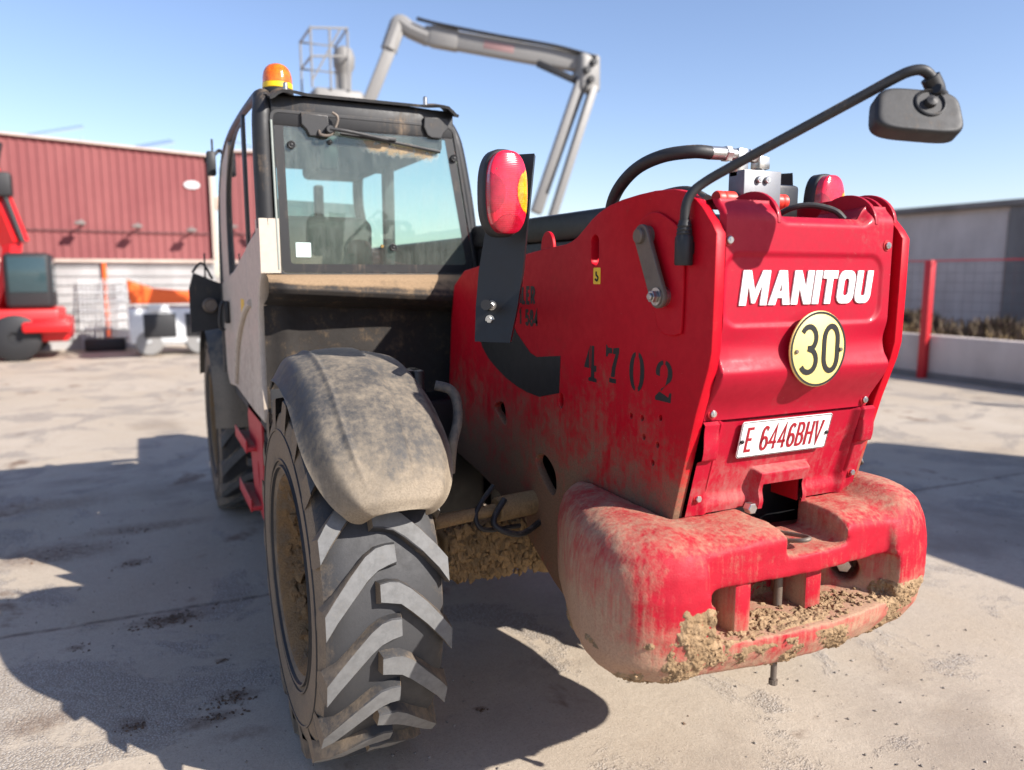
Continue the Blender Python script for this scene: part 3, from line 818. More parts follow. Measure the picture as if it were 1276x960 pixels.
# speed disc with 30
dc = (1.600, 1.4555)
m1 = MB(); m1.lathe([(0.0001, 0.005), (0.0985, 0.005), (0.1, 0.004), (0.1, 0.0), (0.0001, 0.0)], (dc[0], 1.4775, dc[1]), (0, -1, 0), 64)
disc = part('speed_disc', m1, M['disc_yellow'], TH, label='round yellow plate reading 30 with black rim')
m1 = MB(); m1.lathe([(0.0925, 0.0), (0.0925, 0.0012), (0.0985, 0.0012), (0.0985, 0.0)], (dc[0], 1.4727, dc[1]), (0, -1, 0), 64)
part('disc_rim', m1, M['ink_black'], disc)
m1 = MB(); stroke_text(m1, '30', 0.128, 0.0145, REAR(1.4724, dc[0] - 0.062, dc[1] - 0.064), gap=0.16, sx=0.80)
part('disc_number', m1, M['ink_black'], disc)
for s in (-1, 1):
    m1 = MB(); m1.cyl((dc[0] + s * 0.079, 1.472, dc[1] - 0.004), (dc[0] + s * 0.079, 1.467, dc[1] - 0.004), 0.006, n=14, bev=0.0015)
    part('rivet', m1, M['rust_steel'], disc)

# --- number plate carrier
def carrier_y(x, z):
    c = 1.605
    edge = max(0, abs(x - c) - 0.215)
    y = 1.560 + (1.27 - z) * 0.27 - 0.022 * sstep(0.02, 0.050, edge)
    y -= 0.016 * sstep(1.060, 1.015, z) * (1 - sstep(0.02, 0.065, edge))
    y -= 0.016 * sstep(0.262, 0.268, abs(x - c)) * sstep(1.160, 1.168, z) * sstep(1.262, 1.18, z)
    y += 0.010 * sstep(0.006, 0.0, abs(abs(x - c) - 0.262)) * sstep(1.05, 1.08, z)
    if z < 1.125 and abs(x - 1.61) < 0.125:
        d = max(abs(x - 1.61) - 0.085, z - 1.098, 0)      # hooded surround of the pin opening
        y -= 0.034 * sstep(0.022, 0.004, d)
    y += 0.012 * sstep(1.262, 1.272, z)
    return y
CX0, CX1, CZ0, CZ1 = 1.2895, 1.915, 1.0, 1.271
def csk(u, v):
    x = CX0 + (CX1 - CX0) * (u + 0.5 / 130); z = CZ0 + (CZ1 - CZ0) * (v + 0.5 / 70)
    return abs(x - 1.61) < 0.075 and z < 1.070
mb = MB()
mb.grid(lambda u, v: (CX0 + (CX1 - CX0) * u, carrier_y(CX0 + (CX1 - CX0) * u, CZ0 + (CZ1 - CZ0) * v), CZ0 + (CZ1 - CZ0) * v), 130, 70, csk)
carrier = part('plate_carrier', mb, M['red_panel'], TH, 50)
mb = MB()
mb.grid(lambda u, v: (CX0 + (CX1 - CX0) * u, carrier_y(CX0 + (CX1 - CX0) * u, 1.0) + 0.10 * v, 1.0 - 0.0005), 40, 2, lambda u, v: abs(CX0 + (CX1 - CX0) * u - 1.605) < 0.09)
# return walls of the opening
mb.box((1.533, 1.60, 1.0), (1.539, 1.75, 1.08)); mb.box((1.682, 1.60, 1.0), (1.688, 1.75, 1.08)); mb.box((1.535, 1.60, 1.066), (1.686, 1.75, 1.072))
part('carrier_return', mb, M['red_inner'], carrier)
for x, z in ((1.318, 1.052), (1.893, 1.062)):
    y = carrier_y(x, z)
    m1 = MB(); m1.cyl((x, y + 0.004, z), (x, y - 0.0025, z), 0.014, n=20, bev=0.001)
    part('washer', m1, M['red_inner'], carrier)
    m1 = MB(); m1.cyl((x, y - 0.0025, z), (x, y - 0.010, z), 0.0095, n=6, bev=0.0015)
    part('screw', m1, M['zinc'], carrier)

PLM = Matrix.Translation((1.5905, 1.5625, 1.2075)) @ Matrix.Rotation(R(13), 4, 'X') @ REAR(0)
m1 = MB(); vs, fs = shape2d([rrect(0, 0, 0.330, 0.1065, 0.008)], 0.003, 0.0006); m1.add(vs, fs, PLM)
nplate = part('number_plate', m1, M['plate_white'], TH, label='white number plate with dark red characters E 6446BHV')
m1 = MB(); stroke_text(m1, 'E 6446BHV', 0.071, 0.0080, PLM @ Matrix.Translation((-0.142, -0.0355, 0.0001)), gap=0.105, sx=0.625)
part('plate_characters', m1, M['plate_red'], nplate)
m1 = MB(); o_ = rrect(0, 0, 0.327, 0.1035, 0.007); i_ = rrect(0, 0, 0.3235, 0.100, 0.006); vs, fs = shape2d([o_, i_], 0.0008); m1.add(vs, fs, PLM @ Matrix.Translation((0, 0, 0.0007)))
part('plate_border', m1, M['ink_black'], nplate)
for s in (-1, 1):
    m1 = MB(); m1.cyl(PLM @ Vector((s * 0.156, -0.004, 0)), PLM @ Vector((s * 0.156, -0.004, 0.005)), 0.0062, n=14, bev=0.0015)
    part('plate_screw', m1, M['ink_black'], nplate)

# --- counterweight: one iron casting
def cw_outline(w, yr, rc, yf=2.08, xc=1.552, n=12):
    pts = []
    ry = 0.17
    for s in (-1, 1):
        half = [(xc + s * (w - 0.16), yf), (xc + s * (w - 0.085), 1.90), (xc + s * (w - 0.035), 1.78), (xc + s * (w - 0.008), 1.68)]
        for k in range(n + 1):      # tight corner towards the rear
            a = R(90 * k / n); ex = 2 / 2.4
            half.append((xc + s * (w - rc + rc * math.cos(a) ** ex), yr + 0.035 + ry - ry * math.sin(a) ** ex))
        for k in range(1, 7):
            t = k / 7
            half.append((xc + s * (w - rc) * (1 - t), yr + 0.035 - 0.035 * math.sin(t * math.pi / 2)))
        pts.append(half)
    return pts[0] + [(xc, yr)] + list(reversed(pts[1]))
levels = [(0.598, 0.44, 1.52, 0.20, 2.00), (0.612, 0.495, 1.462, 0.21, 2.04), (0.640, 0.535, 1.410, 0.22), (0.690, 0.550, 1.382, 0.22), (0.77, 0.556, 1.368, 0.22), (0.86, 0.557, 1.366, 0.22), (0.915, 0.551, 1.374, 0.22),
          (0.955, 0.536, 1.390, 0.22), (0.980, 0.512, 1.416, 0.22), (0.994, 0.478, 1.450, 0.22), (0.999, 0.43, 1.49, 0.2)]
mb = MB(); vs = []; fs = []
for L_ in levels:
    z, w, yr, rc = L_[:4]; yf = L_[4] if len(L_) > 4 else 2.08
    ring = cw_outline(w, yr, rc, yf)
    vs += [(a, b, z) for a, b in ring]
n = len(ring)
for i in range(len(levels) - 1):
    for k in range(n):
        fs.append((i * n + k, i * n + (k + 1) % n, (i + 1) * n + (k + 1) % n, (i + 1) * n + k))
fs.append(tuple(reversed(range(n)))); fs.append(tuple(range((len(levels) - 1) * n, len(levels) * n)))
mb.add(vs, fs)
cw = part('counterweight', mb, M['red_cast'], TH)
def prism(poly, z0, z1):
    m = MB(); n = len(poly)
    m.add([(a, b, z0) for a, b in poly] + [(a, b, z1) for a, b in poly], [tuple(reversed(range(n))), tuple(range(n, 2 * n))] + [(k, (k + 1) % n, n + (k + 1) % n, n + k) for k in range(n)])
    return m
cut = []
cut.append(prism([(1.235, 1.2), (1.235, 1.43), (1.36, 1.60), (1.75, 1.60), (1.885, 1.44), (1.885, 1.2)], 0.735, 0.866))           # pocket behind the lip
cut.append(prism([(1.47, 1.2), (1.475, 1.64), (1.71, 1.64), (1.665, 1.2)], 0.925, 1.2))                                             # opening over the pin
cut.append(prism([(1.215, 1.2), (1.215, 1.432), (1.56, 1.408), (1.868, 1.430), (1.868, 1.2)], 0.84, 1.2))                            # bar set in between the ears
for s in (-1, 1):
    m1 = MB(); c0 = Vector((1.558 + s * 0.255, 1.528, 0.797)); d = Vector((s * 0.74, 0.67, 0))
    m1.cyl(c0 - d * 0.06, c0 + d * 0.10, 0.041, n=24); cut.append(m1)
m1 = MB(); m1.box((1.29, 1.40, 0.95), (1.91, 2.3, 1.3)); m1b = MB(); m1b.box((1.25, 1.62, 0.9), (1.95, 2.3, 1.3)); cut.append(m1b)
tmp = []
for k, m1 in enumerate(cut):
    co = part('cutter', m1, None); tmp.append(co)
    md = cw.modifiers.new('cut', 'BOOLEAN'); md.operation = 'DIFFERENCE'; md.solver = 'EXACT'; md.object = co
rm = cw.modifiers.new('cast', 'REMESH'); rm.mode = 'VOXEL'; rm.voxel_size = 0.0075
sm = cw.modifiers.new('soft', 'SMOOTH'); sm.iterations = 11; sm.factor = 0.5
apply_mods(cw)
for co in tmp:
    me_ = co.data; bpy.data.objects.remove(co); bpy.data.meshes.remove(me_)
cos = [v.co.copy() for v in cw.data.vertices]; nos = [v.normal.copy() for v in cw.data.vertices]
flat = []
for c_, n_ in zip(cos, nos):   # casting skin
    flat.extend(c_ + n_ * (0.0022 * noise.noise(c_ * 16) + 0.0012 * noise.noise(c_ * 55)) + Vector((0, 0, 0.040 * sstep(0.30, 0.40, abs(c_.x - 1.552)) * sstep(0.84, 0.97, c_.z) * sstep(2.0, 1.7, c_.y) * (1.0 if c_.x > 1.55 else 0.35))))
cw.data.vertices.foreach_set("co", flat)
finish(cw.data, 60)
cw.data.materials.clear(); cw.data.materials.append(M['red_cast'])
mb = MB(); mb.box((1.318, 1.435, 0.72), (1.372, 1.60, 0.88), 0.008)
part('web', mb, M['red_cast'], cw)
mb = MB(); mb.box((1.60, 1.47, 0.72), (1.66, 1.61, 0.88), 0.008)
part('web', mb, M['red_cast'], cw)
for s in (-1, 1):
    m1 = MB(); c0 = Vector((1.558 + s * 0.289, 1.560, 0.797)); d = Vector((-s * 0.74, -0.67, 0))
    m1.cyl(c0, c0 + d * 0.028, 0.023, n=6, bev=0.003)
    part('casting_bolt', m1, M['zinc'], cw)
m1 = MB(); m1.tube([(1.553, 1.525, 0.93), (1.553, 1.525, 0.60)], 0.0125, 14, 0); m1.tube([(1.553, 1.525, 0.60), (1.553, 1.525, 0.508)], 0.009, 12, 0); m1.cyl((1.553, 1.525, 0.512), (1.553, 1.525, 0.498), 0.0125, n=10)
pin = part('tow_pin', m1, M['rust_steel'], cw)
m1 = MB(); m1.tube([(1.515, 1.47, 0.945), (1.535, 1.43, 0.955), (1.56, 1.43, 0.957), (1.568, 1.465, 0.952), (1.553, 1.525, 0.945)], 0.006, 10)
part('pin_handle', m1, M['rust_steel'], pin)
m1 = MB(); m1.cyl((1.497, 1.60, 1.005), (1.497, 1.575, 1.005), 0.016, n=6, bev=0.002)
part('frame_bolt', m1, M['zinc'], cw)

# dried mud caked on the casting: a crumbly crust that sits on its skin, and loose lumps
def mud_mask(c):
    n_ = noise.fractal(c * 7.0 + Vector((3.1, 0, 9)), 0.8, 2.0, 5)
    m_ = 0.0
    if c.y < 1.66:
        lipz = sstep(0.735, 0.700, c.z) * sstep(0.598, 0.615, c.z)
        m_ = max(m_, lipz * (0.22 + 0.95 * n_) * sstep(1.0, 1.1, c.x) * sstep(2.05, 1.75, c.x))
        m_ = max(m_, 1.0 * n_ * sstep(0.13, 0.03, math.hypot((c.x - 1.155) * 0.9, (c.z - 0.76) * 0.8)) + 0.10 * sstep(0.10, 0.03, math.hypot(c.x - 1.155, c.z - 0.745)))
        if 0.70 < c.z < 0.80 and c.y > 1.40:
            m_ = max(m_, (0.10 + 1.1 * n_) * sstep(0.80, 0.745, c.z))
    else:
        m_ = (0.02 + 0.7 * n_) * sstep(0.72, 0.62, c.z)
    return m_
b = bmesh.new(); b.from_mesh(cw.data)
bmesh.ops.delete(b, geom=[v for v in b.verts if v.co.z > 0.93 or v.co.y > 1.95], context='VERTS')
bmesh.ops.delete(b, geom=[f for f in b.faces if max(mud_mask(v.co) for v in f.verts) < 0.11], context='FACES')
bmesh.ops.delete(b, geom=[v for v in b.verts if not v.link_faces], context='VERTS')
bmesh.ops.subdivide_edges(b, edges=b.edges[:], cuts=2, use_grid_fill=True)
b.normal_update()
for v in b.verts:
    c = v.co.copy(); k_ = mud_mask(c)
    h_ = 0.55 + 0.75 * noise.fractal(c * 60, 0.7, 2.2, 4) + 0.30 * noise.noise(c * 170)
    v.co = c + v.normal * (min(max((k_ - 0.17), -0.05) * 0.036, 0.007) * (h_ if k_ > 0.17 else 1.0) - 0.0004)
me_ = bpy.data.meshes.new('dried_mud'); b.to_mesh(me_); b.free(); finish(me_, 50)
o = link('dried_mud', me_, M['dry_mud'], cw); o['kind'] = 'stuff'
b = bmesh.new(); b.from_mesh(cw.data); tree = BVHTree.FromBMesh(b); b.free()
mud = MB()
def mud_down(x, y, r):
    hit = tree.ray_cast(Vector((x, y, 0.84)), Vector((0, 0, -1)))
    if hit[0] is not None and hit[0].z > 0.66:
        lump(mud, hit[0] + Vector((0, 0, r * 0.2)), r, 0.8, rnd.random() * 9, 2)
for cx, cy, sx, sy, nn in ((1.70, 1.47, 0.06, 0.03, 190), (1.37, 1.44, 0.05, 0.02, 90), (1.45, 1.47, 0.04, 0.03, 40), (1.60, 1.44, 0.10, 0.03, 60)):
    for k in range(nn):
        mud_down(rnd.gauss(cx, sx), rnd.gauss(cy, sy), rnd.choice((0.002, 0.003, 0.004, 0.005, 0.007, 0.010)))
for k in range(500):
    x = rnd.uniform(1.02, 1.95); z = rnd.uniform(0.61, 0.86)
    hit = tree.ray_cast(Vector((x, 0.8, z)), Vector((0, 1, 0)))
    if hit[0] is not None and hit[0].y < 1.6 and mud_mask(hit[0]) > 0.17:
        r_ = rnd.choice((0.002, 0.003, 0.004, 0.006)); lump(mud, hit[0] + hit[1] * 0.005, r_, 0.8, rnd.random() * 9, 1)
o = part('mud_crumbs', mud, M['dry_mud'], cw, 60); o['kind'] = 'stuff'

# --- wheels: rim with mud-filled dish, tyre with chevron lugs
def tyre_mesh():
    mb = MB()
    prof = [(0.318, -0.150), (0.330, -0.172), (0.36, -0.190), (0.42, -0.203), (0.48, -0.206), (0.525, -0.202), (0.556, -0.190), (0.575, -0.165), (0.585, -0.11), (0.588, 0.0)]
    prof = prof + [(r, -s) for r, s in reversed(prof[:-1])]
    mb.lathe(prof, (0, 0, 0), (1, 0, 0), 96)
    # raised ring on the side walls
    for s in (-1, 1):
        for rr in (0.372, 0.395, 0.50):
            ring = [(rr - 0.006, s * 0.190), (rr - 0.003, s * (0.2085 if rr > 0.45 else 0.203)), (rr + 0.003, s * (0.2088 if rr > 0.45 else 0.2045)), (rr + 0.006, s * 0.190)]
            mb.lathe(ring, (0, 0, 0), (1, 0, 0), 96)
    # lugs. q gives a point for (s, phi, r); phi = 0 is the rear of the wheel, 90 the top
    def q(s, phi, r):
        return (s, -r * math.cos(R(phi)), r * math.sin(R(phi)))
    path = [(-0.204, 0.0, 3.6), (-0.165, 4.2, 3.5), (-0.115, 9.4, 3.5), (-0.065, 13.9, 3.4), (-0.032, 16.0, 3.2), (0.000, 16.7, 3.0), (0.030, 16.9, 2.7)]
    N = 18
    for side in (1, -1):
        for k in range(N):
            p0 = k * 360 / N + (0 if side == 1 else 180 / N)
            jit = rnd.uniform(-0.4, 0.4)
            vs = []; fs = []; ft = []
            for i, (s, ph, hw) in enumerate(path):
                rt = 0.6215 - 0.010 * (abs(s) / 0.2) ** 2.5 if s < 0 else 0.6215
                rb = 0.572 if abs(s) < 0.17 else 0.545
                s2 = s + (0.004 if i == len(path) - 1 else 0)
                tp = 0.62
                cr = [(ph - hw - tp, rb), (ph - hw, rt - 0.004), (ph - hw + 0.35, rt), (ph + hw - 0.35, rt), (ph + hw, rt - 0.004), (ph + hw + tp, rb)]
                for a, r_ in cr:
                    ss = s
                    if i == 0: ss = s + (0.006 if r_ > 0.6 else 0.0)
                    if i == len(path) - 1: ss = s + (0.0 if r_ > 0.6 else 0.010)
                    vs.append(q(side * ss + rnd.uniform(-.0015, .0015), p0 + a + jit + rnd.uniform(-.12, .12), r_ + (rnd.uniform(-.0025, .001) if r_ > 0.6 else 0)))
            m = 6
            for i in range(len(path) - 1):
                for j in range(m - 1):
                    (ft if j == 2 else fs).append((i * m + j, i * m + j + 1, (i + 1) * m + j + 1, (i + 1) * m + j))
            # shoulder end runs down the side wall
            e = len(vs)
            for a in (-2.2, 2.2):
                vs.append(q(side * -0.2055, p0 + path[0][1] + a + jit - 1.5, 0.505))
            fs.append((0, 1, e)); fs.append((1, 2, e)); fs.append((2, 3, e + 1, e)); fs.append((3, 4, e + 1)); fs.append((4, 5, e + 1))
            l0 = (len(path) - 1) * m
            fs.append(tuple(l0 + j for j in range(m)))
            nf = len(fs); mb.add(vs, fs + ft); mb.mi[-len(ft):] = [1] * len(ft)
    # thin mould seam along the middle of the tread
    return mb.mesh('tyre', 28)
def rim_mesh():
    mb = MB()
    prof = [(0.318, -0.150), (0.338, -0.158), (0.346, -0.168), (0.338, -0.174), (0.322, -0.168), (0.306, -0.140), (0.292, -0.10), (0.276, -0.060), (0.24, -0.034), (0.20, -0.026), (0.17, -0.036), (0.155, -0.070), (0.14, -0.085), (0.07, -0.092), (0.06, -0.11), (0.001, -0.112)]
    mb.lathe(prof, (0, 0, 0), (1, 0, 0), 72)
    for k in range(10):
        a = 2 * math.pi * k / 10
        c = Vector((-0.030, 0.215 * math.cos(a), 0.215 * math.sin(a)))
        mb.cyl(c, c + Vector((-0.022, 0, 0)), 0.016, n=6, bev=0.002)
    back = [(0.318, -0.15), (0.30, -0.05), (0.30, 0.10), (0.318, 0.150), (0.338, 0.165)]
    mb.lathe(back, (0, 0, 0), (1, 0, 0), 48)
    mb.lathe([(0.30, 0.02), (0.10, 0.03), (0.09, 0.16), (0.001, 0.16)], (0, 0, 0), (1, 0, 0), 48)
    # cakes of mud in the dish
    for k in range(900):
        a = rnd.uniform(0, 6.283); r_ = rnd.uniform(0.16, 0.318)
        xx = -0.028 - max(0, (r_ - 0.24)) * 1.4
        rr = rnd.choice((0.008, 0.012, 0.018, 0.026, 0.036))
        b = bmesh.new(); bmesh.ops.create_icosphere(b, subdivisions=1, radius=1)
        for v in b.verts:
            v.co *= rr * rnd.uniform(0.6, 1.15); v.co.x *= 0.75
        mb.bm(b, Matrix.Translation((xx, r_ * math.cos(a), r_ * math.sin(a))))
    return mb.mesh('wheel', 40)
TY, RM = tyre_mesh(), rim_mesh()
def wheel(x, y, flip, spin):
    o = bpy.data.objects.new('wheel', RM); col.objects.link(o)
    if not RM.materials: RM.materials.append(M['rim'])
    if not TY.materials: TY.materials.append(M['rubber']); TY.materials.append(M['lug_top'])
    o.parent = TH; o.matrix_parent_inverse = WM[TH].inverted()
    o.matrix_basis = Matrix.Translation((x, y, 0.622)) @ (Matrix.Rotation(math.pi, 4, 'Z') if flip else Matrix.Identity(4))
    t = bpy.data.objects.new('tyre', TY); col.objects.link(t); t.parent = o
    t.matrix_basis = Matrix.Scale(0.935, 4, (1, 0, 0)) @ (Matrix.Scale(-1, 4, (0, 1, 0)) if flip else Matrix.Identity(4)) @ Matrix.Rotation(R(spin), 4, 'X')
    return o
WLX, WRX = 0.590, 2.378
wheel(WLX, 2.64, False, -5.0)
wheel(WLX, 5.74, False, 4)
wheel(WRX, 2.64, True, 9)
wheel(WRX, 5.74, True, 2)

# --- rear axle, caked with mud
mb = MB()
mb.box((0.93, 2.50, 0.545), (1.30, 2.78, 0.72), 0.02); mb.box((1.30, 2.48, 0.50), (1.95, 2.80, 0.78), 0.05)
mb.box((1.95, 2.50, 0.545), (2.10, 2.78, 0.72), 0.02)
mb.cyl((0.72, 2.64, 0.622), (1.0, 2.64, 0.622), 0.10, n=20, bev=0.01); mb.cyl((2.0, 2.64, 0.622), (2.26, 2.64, 0.622), 0.10, n=20, bev=0.01)
for k in range(420):
    x = rnd.uniform(0.95, 1.36); z = rnd.uniform(0.535, 0.735)
    lump(mb, Vector((x, 2.497 + rnd.uniform(0, 0.004), z)), rnd.uniform(0.006, 0.022), 1.4, rnd.random() * 9, 1)
for k in range(120):
    lump(mb, Vector((rnd.uniform(0.95, 1.36), rnd.uniform(2.5, 2.6), 0.725)), rnd.uniform(0.006, 0.02), 0.7, rnd.random() * 9, 1)
part('rear_axle', mb, M['axle'], TH, 50)
mb = MB(); mb.box((0.80, 3.20, 0.46), (1.40, 3.45, 1.1), 0.03)
part('belly_tank', mb, M['black_paint'], TH)
mb = MB(); mb.tube([(0.86, 2.42, 0.80), (1.12, 2.44, 0.815)], 0.022, 14, 0); mb.cyl((1.10, 2.43, 0.815), (1.30, 2.45, 0.82), 0.045, n=18, bev=0.006)
part('steering_ram', mb, M['axle'], TH)
mb = MB(); mb.tube([(1.12, 2.40, 0.86), (1.06, 2.36, 0.79), (1.15, 2.34, 0.745), (1.27, 2.40, 0.76)], 0.011, 10)
mb.tube([(1.10, 2.45, 0.90), (1.02, 2.42, 0.82), (1.04, 2.40, 0.76), (1.2, 2.44, 0.74)], 0.009, 10)
part('steering_hose', mb, M['hose'], TH)
mb = MB(); mb.box((1.0, 5.6, 0.52), (2.0, 5.9, 0.76), 0.05); mb.cyl((0.75, 5.74, 0.622), (2.25, 5.74, 0.622), 0.10, n=18)
part('front_axle', mb, M['axle'], TH)

# --- rear fenders
def fender_mesh():
    mb = MB()
    cy, cz = 2.64, 0.622
    NU, NV = 120, 60
    def f(u, v):
        v = v ** 1.8
        # v: 0 = rear tip, 1 = front end; u across, 0 outer .. 1 inner
        th = 30.5 + 84.5 * v
        w = 0.245 * (0.42 + 0.58 * math.sqrt(max(0.0, 1 - (1 - v / 0.30) ** 2.2))) if v < 0.30 else 0.245
        w *= 0.93
        w *= 1.0 - 0.10 * sstep(0.75, 1.0, v)
        c = 0.612 + 0.012 * sstep(0.35, 0.0, v)
        s = (u * 2 - 1)
        x = c + s * w
        Rr = 0.775 - 0.012 * sstep(0.5, 0.0, v)
        # crowned section with two ridges, edges turned down
        drop = 0.045 * abs(s) ** 2.0 + 0.060 * sstep(0.70, 1.02, abs(s)) ** 1.4
        Rr -= drop
        Rr += 0.007 * math.exp(-((s + 0.50) / 0.040) ** 2) * sstep(0.02, 0.2, v)
        Rr -= 0.008 * sstep(0.20, 0.28, s) * sstep(1.01, 0.90, s) * sstep(0.0, 0.12, v)
        Rr -= 0.02 * sstep(0.03, 0.0, v)
        return (x, cy - Rr * math.cos(R(th)), cz + Rr * math.sin(R(th)))
    mb.grid(f, NU, NV)
    o = part('rear_fender', mb, M['fender'], TH, 50)
    sl = o.modifiers.new('sheet', 'SOLIDIFY'); sl.thickness = 0.006; sl.offset = -1
    apply_mods(o); finish(o.data, 50)
    return o
fl = fender_mesh()
o = bpy.data.objects.new('rear_fender', fl.data); col.objects.link(o); o.parent = TH; o.matrix_parent_inverse = WM[TH].inverted()
o.matrix_basis = Matrix.Translation((WLX + WRX, 0, 0)) @ Matrix.Scale(-1, 4, (1, 0, 0))
mb = MB(); mb.tube([(0.84, 2.33, 1.295), (0.885, 2.31, 1.28), (0.90, 2.29, 1.24), (0.893, 2.27, 1.18), (0.868, 2.25, 1.115), (0.862, 2.26, 1.02)], 0.0165, 12)
part('fender_stay', mb, M['fender'], TH)
mb = MB(); mb.box((0.62, 2.62, 1.28), (0.90, 2.68, 1.31), 0.006); mb.box((0.86, 2.60, 0.70), (0.90, 2.70, 1.31), 0.008)
part('fender_bracket', mb, M['black_paint'], TH)

mb = MB(); mb.box((0.47, 3.335, 0.62), (0.98, 3.347, 1.17), 0.003)  # added sheet that blocks sun passing between rear wheel and cab
part('mud_flap', mb, M['black_plastic'], TH)

# --- front fender and lamp bracket on the far left
mb = MB()
def ff(u, v):
    th = 6 + 150 * v; x = 0.375 + 0.42 * u; Rr = 0.72 - 0.05 * sstep(0.25, 0.0, u) ** 1.5
    return (x, 5.74 - Rr * math.cos(R(th)), 0.622 + Rr * math.sin(R(th)))
mb.grid(ff, 14, 30)
o = part('front_fender', mb, M['fender'], TH, 50)
sl = o.modifiers.new('sheet', 'SOLIDIFY'); sl.thickness = 0.008; apply_mods(o); finish(o.data, 50)
mb = MB()
vs, fs = shape2d([[(-0.15, -0.17), (0.14, -0.13), (0.14, 0.10), (0.02, 0.14), (-0.12, 0.20), (-0.15, 0.1)]], 0.02, 0.004)
mb.add(vs, fs, REAR(5.16, 0.42, 1.46))
lb = part('lamp_bracket', mb, M['black_plastic'], TH)
mb = MB(); mb.lathe([(0.045, 0.0), (0.045, 0.04), (0.036, 0.05), (0.030, 0.045), (0.0001, 0.047)], (0.385, 5.15, 1.46), (0, -1, 0), 24)
part('work_lamp', mb, M['rust_steel'], lb)
mb = MB(); mb.tube([(0.42, 5.3, 1.62), (0.36, 5.28, 1.72), (0.30, 5.26, 1.66)], 0.008, 8); mb.tube([(0.37, 5.2, 1.60), (0.372, 5.2, 1.78)], 0.005, 8, 0)
part('lamp_wire', mb, M['hose'], lb)

# --- steps below the cab door
mb = MB()
for yy in (4.15, 4.75):
    (vs, fs), mt = plate_yz([[(yy - 0.02, 0.93), (yy + 0.02, 0.93), (yy + 0.02, 0.42), (yy - 0.02, 0.42)]], 0.44, 0.12, 0.002)
(vs, fs), mt = plate_yz([[(3.92, 0.95), (4.40, 0.95), (4.46, 0.88), (4.40, 0.70), (4.30, 0.44), (4.0, 0.40), (3.93, 0.5)], ellipse(4.1, 0.62, 0.03, 0.07, 14)], 0.50, 0.012, 0.002)
mb.add(vs, fs, mt)
steps = part('step_bracket', mb, M['red_old'], TH)
for zz, yo in ((0.74, 0.10), (0.45, 0.0)):
    m1 = MB(); m1.box((0.455, 4.05 + yo, zz - 0.012), (0.52, 4.55 + yo, zz + 0.012), 0.004)
    m1.box((0.447, 4.05 + yo, zz - 0.018), (0.455, 4.55 + yo, zz + 0.05), 0.003)
    part('step', m1, M['red_old'], steps)

# --- cab shell
mb = MB()
body = [(3.37, 1.845), (3.36, 1.66), (3.365, 1.645), (3.40, 1.62), (3.45, 1.56), (3.485, 1.47), (3.50, 1.36), (3.495, 1.18), (3.47, 1.02), (3.48, 1.0), (3.84, 1.0), (3.84, 1.775), (3.67, 1.805)]
(vs, fs), mt = plate_yz([body], 0.455, 0.05, 0.012); mb.add(vs, fs, mt)
mb.box((0.4545, 3.345, 1.655), (0.535, 3.46, 1.878))
cab = part('cab_body', mb, M['cab_grey'], TH)
door_p = [(3.85, 1.77), (3.85, 1.0), (4.55, 1.02), (4.9, 0.99), (5.03, 1.05), (5.07, 1.35), (5.08, 1.60), (4.75, 1.635), (4.4, 1.67)]
(vs, fs), mt = plate_yz([door_p], 0.456, 0.045, 0.012)
door = part('door', MB().add(vs, fs, mt), M['cab_grey'], TH)
# curved styling rib and handle
mb = MB(); mb.tube([(0.455, 3.72, 1.52), (0.452, 3.95, 1.46), (0.452, 4.25, 1.30), (0.455, 4.45, 1.06)], 0.018, 10)
part('styling_rib', mb, M['cab_grey'], door)
mb = MB(); mb.box((0.425, 4.68, 1.37), (0.457, 4.735, 1.50), 0.012); mb.tube([(0.43, 4.70, 1.50), (0.41, 4.70, 1.47), (0.40, 4.70, 1.36), (0.425, 4.70, 1.33)], 0.010, 10)
part('door_handle', mb, M['black_plastic'], door)
mb = MB(); vs, fs = shape2d([rrect(0, 0, 0.13, 0.075, 0.004)], 0.001); mb.add(vs, fs, LEFT(0.4548, 4.06, 1.49))
part('warning_sticker', mb, M['sticker_yellow'], door)
mb = MB(); o_ = rrect(0, 0, 0.17, 0.11, 0.01); i_ = rrect(0, 0, 0.14, 0.085, 0.008); vs, fs = shape2d([o_, i_], 0.006, 0.001); mb.add(vs, fs, LEFT(0.4555, 4.0, 1.17))
part('embossed_frame', mb, M['cab_grey'], door)
# black pillars and roof rails
mb = MB()
mb.tube([(0.490, 3.385, 1.84), (0.488, 3.383, 2.10), (0.490, 3.385, 2.27), (0.500, 3.41, 2.345), (0.505, 3.50, 2.375), (0.505, 4.0, 2.385), (0.505, 4.5, 2.37), (0.50, 4.80, 2.30), (0.495, 5.0, 2.13), (0.490, 5.07, 1.9), (0.485, 5.08, 1.6), (0.48, 5.08, 1.05)], 0.040, 14)
part('left_pillar', mb, M['cab_black'], TH)
mb = MB()
mb.tube([(1.425, 3.39, 1.62), (1.40, 3.39, 1.90), (1.355, 3.39, 2.16), (1.325, 3.395, 2.27), (1.285, 3.42, 2.335), (1.255, 3.50, 2.365), (1.25, 4.0, 2.38), (1.25, 4.5, 2.36), (1.26, 4.80, 2.29), (1.30, 5.0, 2.10), (1.36, 5.07, 1.85), (1.42, 5.08, 1.3)], 0.032, 14)
part('right_pillar', mb, M['cab_black'], TH)
mb = MB()
def roof(u, v):
    x = 0.50 + 0.76 * u; y = 3.375 + 1.40 * v
    z = 2.385 + 0.030 * math.sin(math.pi * u) * math.sin(math.pi * (0.15 + 0.7 * v)) - 0.06 * sstep(0.8, 1.0, v) - 0.012 * sstep(0.10, 0.0, v)
    return (x, y, z)
mb.grid(roof, 20, 24); mb.grid(lambda u, v: tuple(Vector(roof(u, v)) - Vector((0, 0, 0.05))), 20, 24)
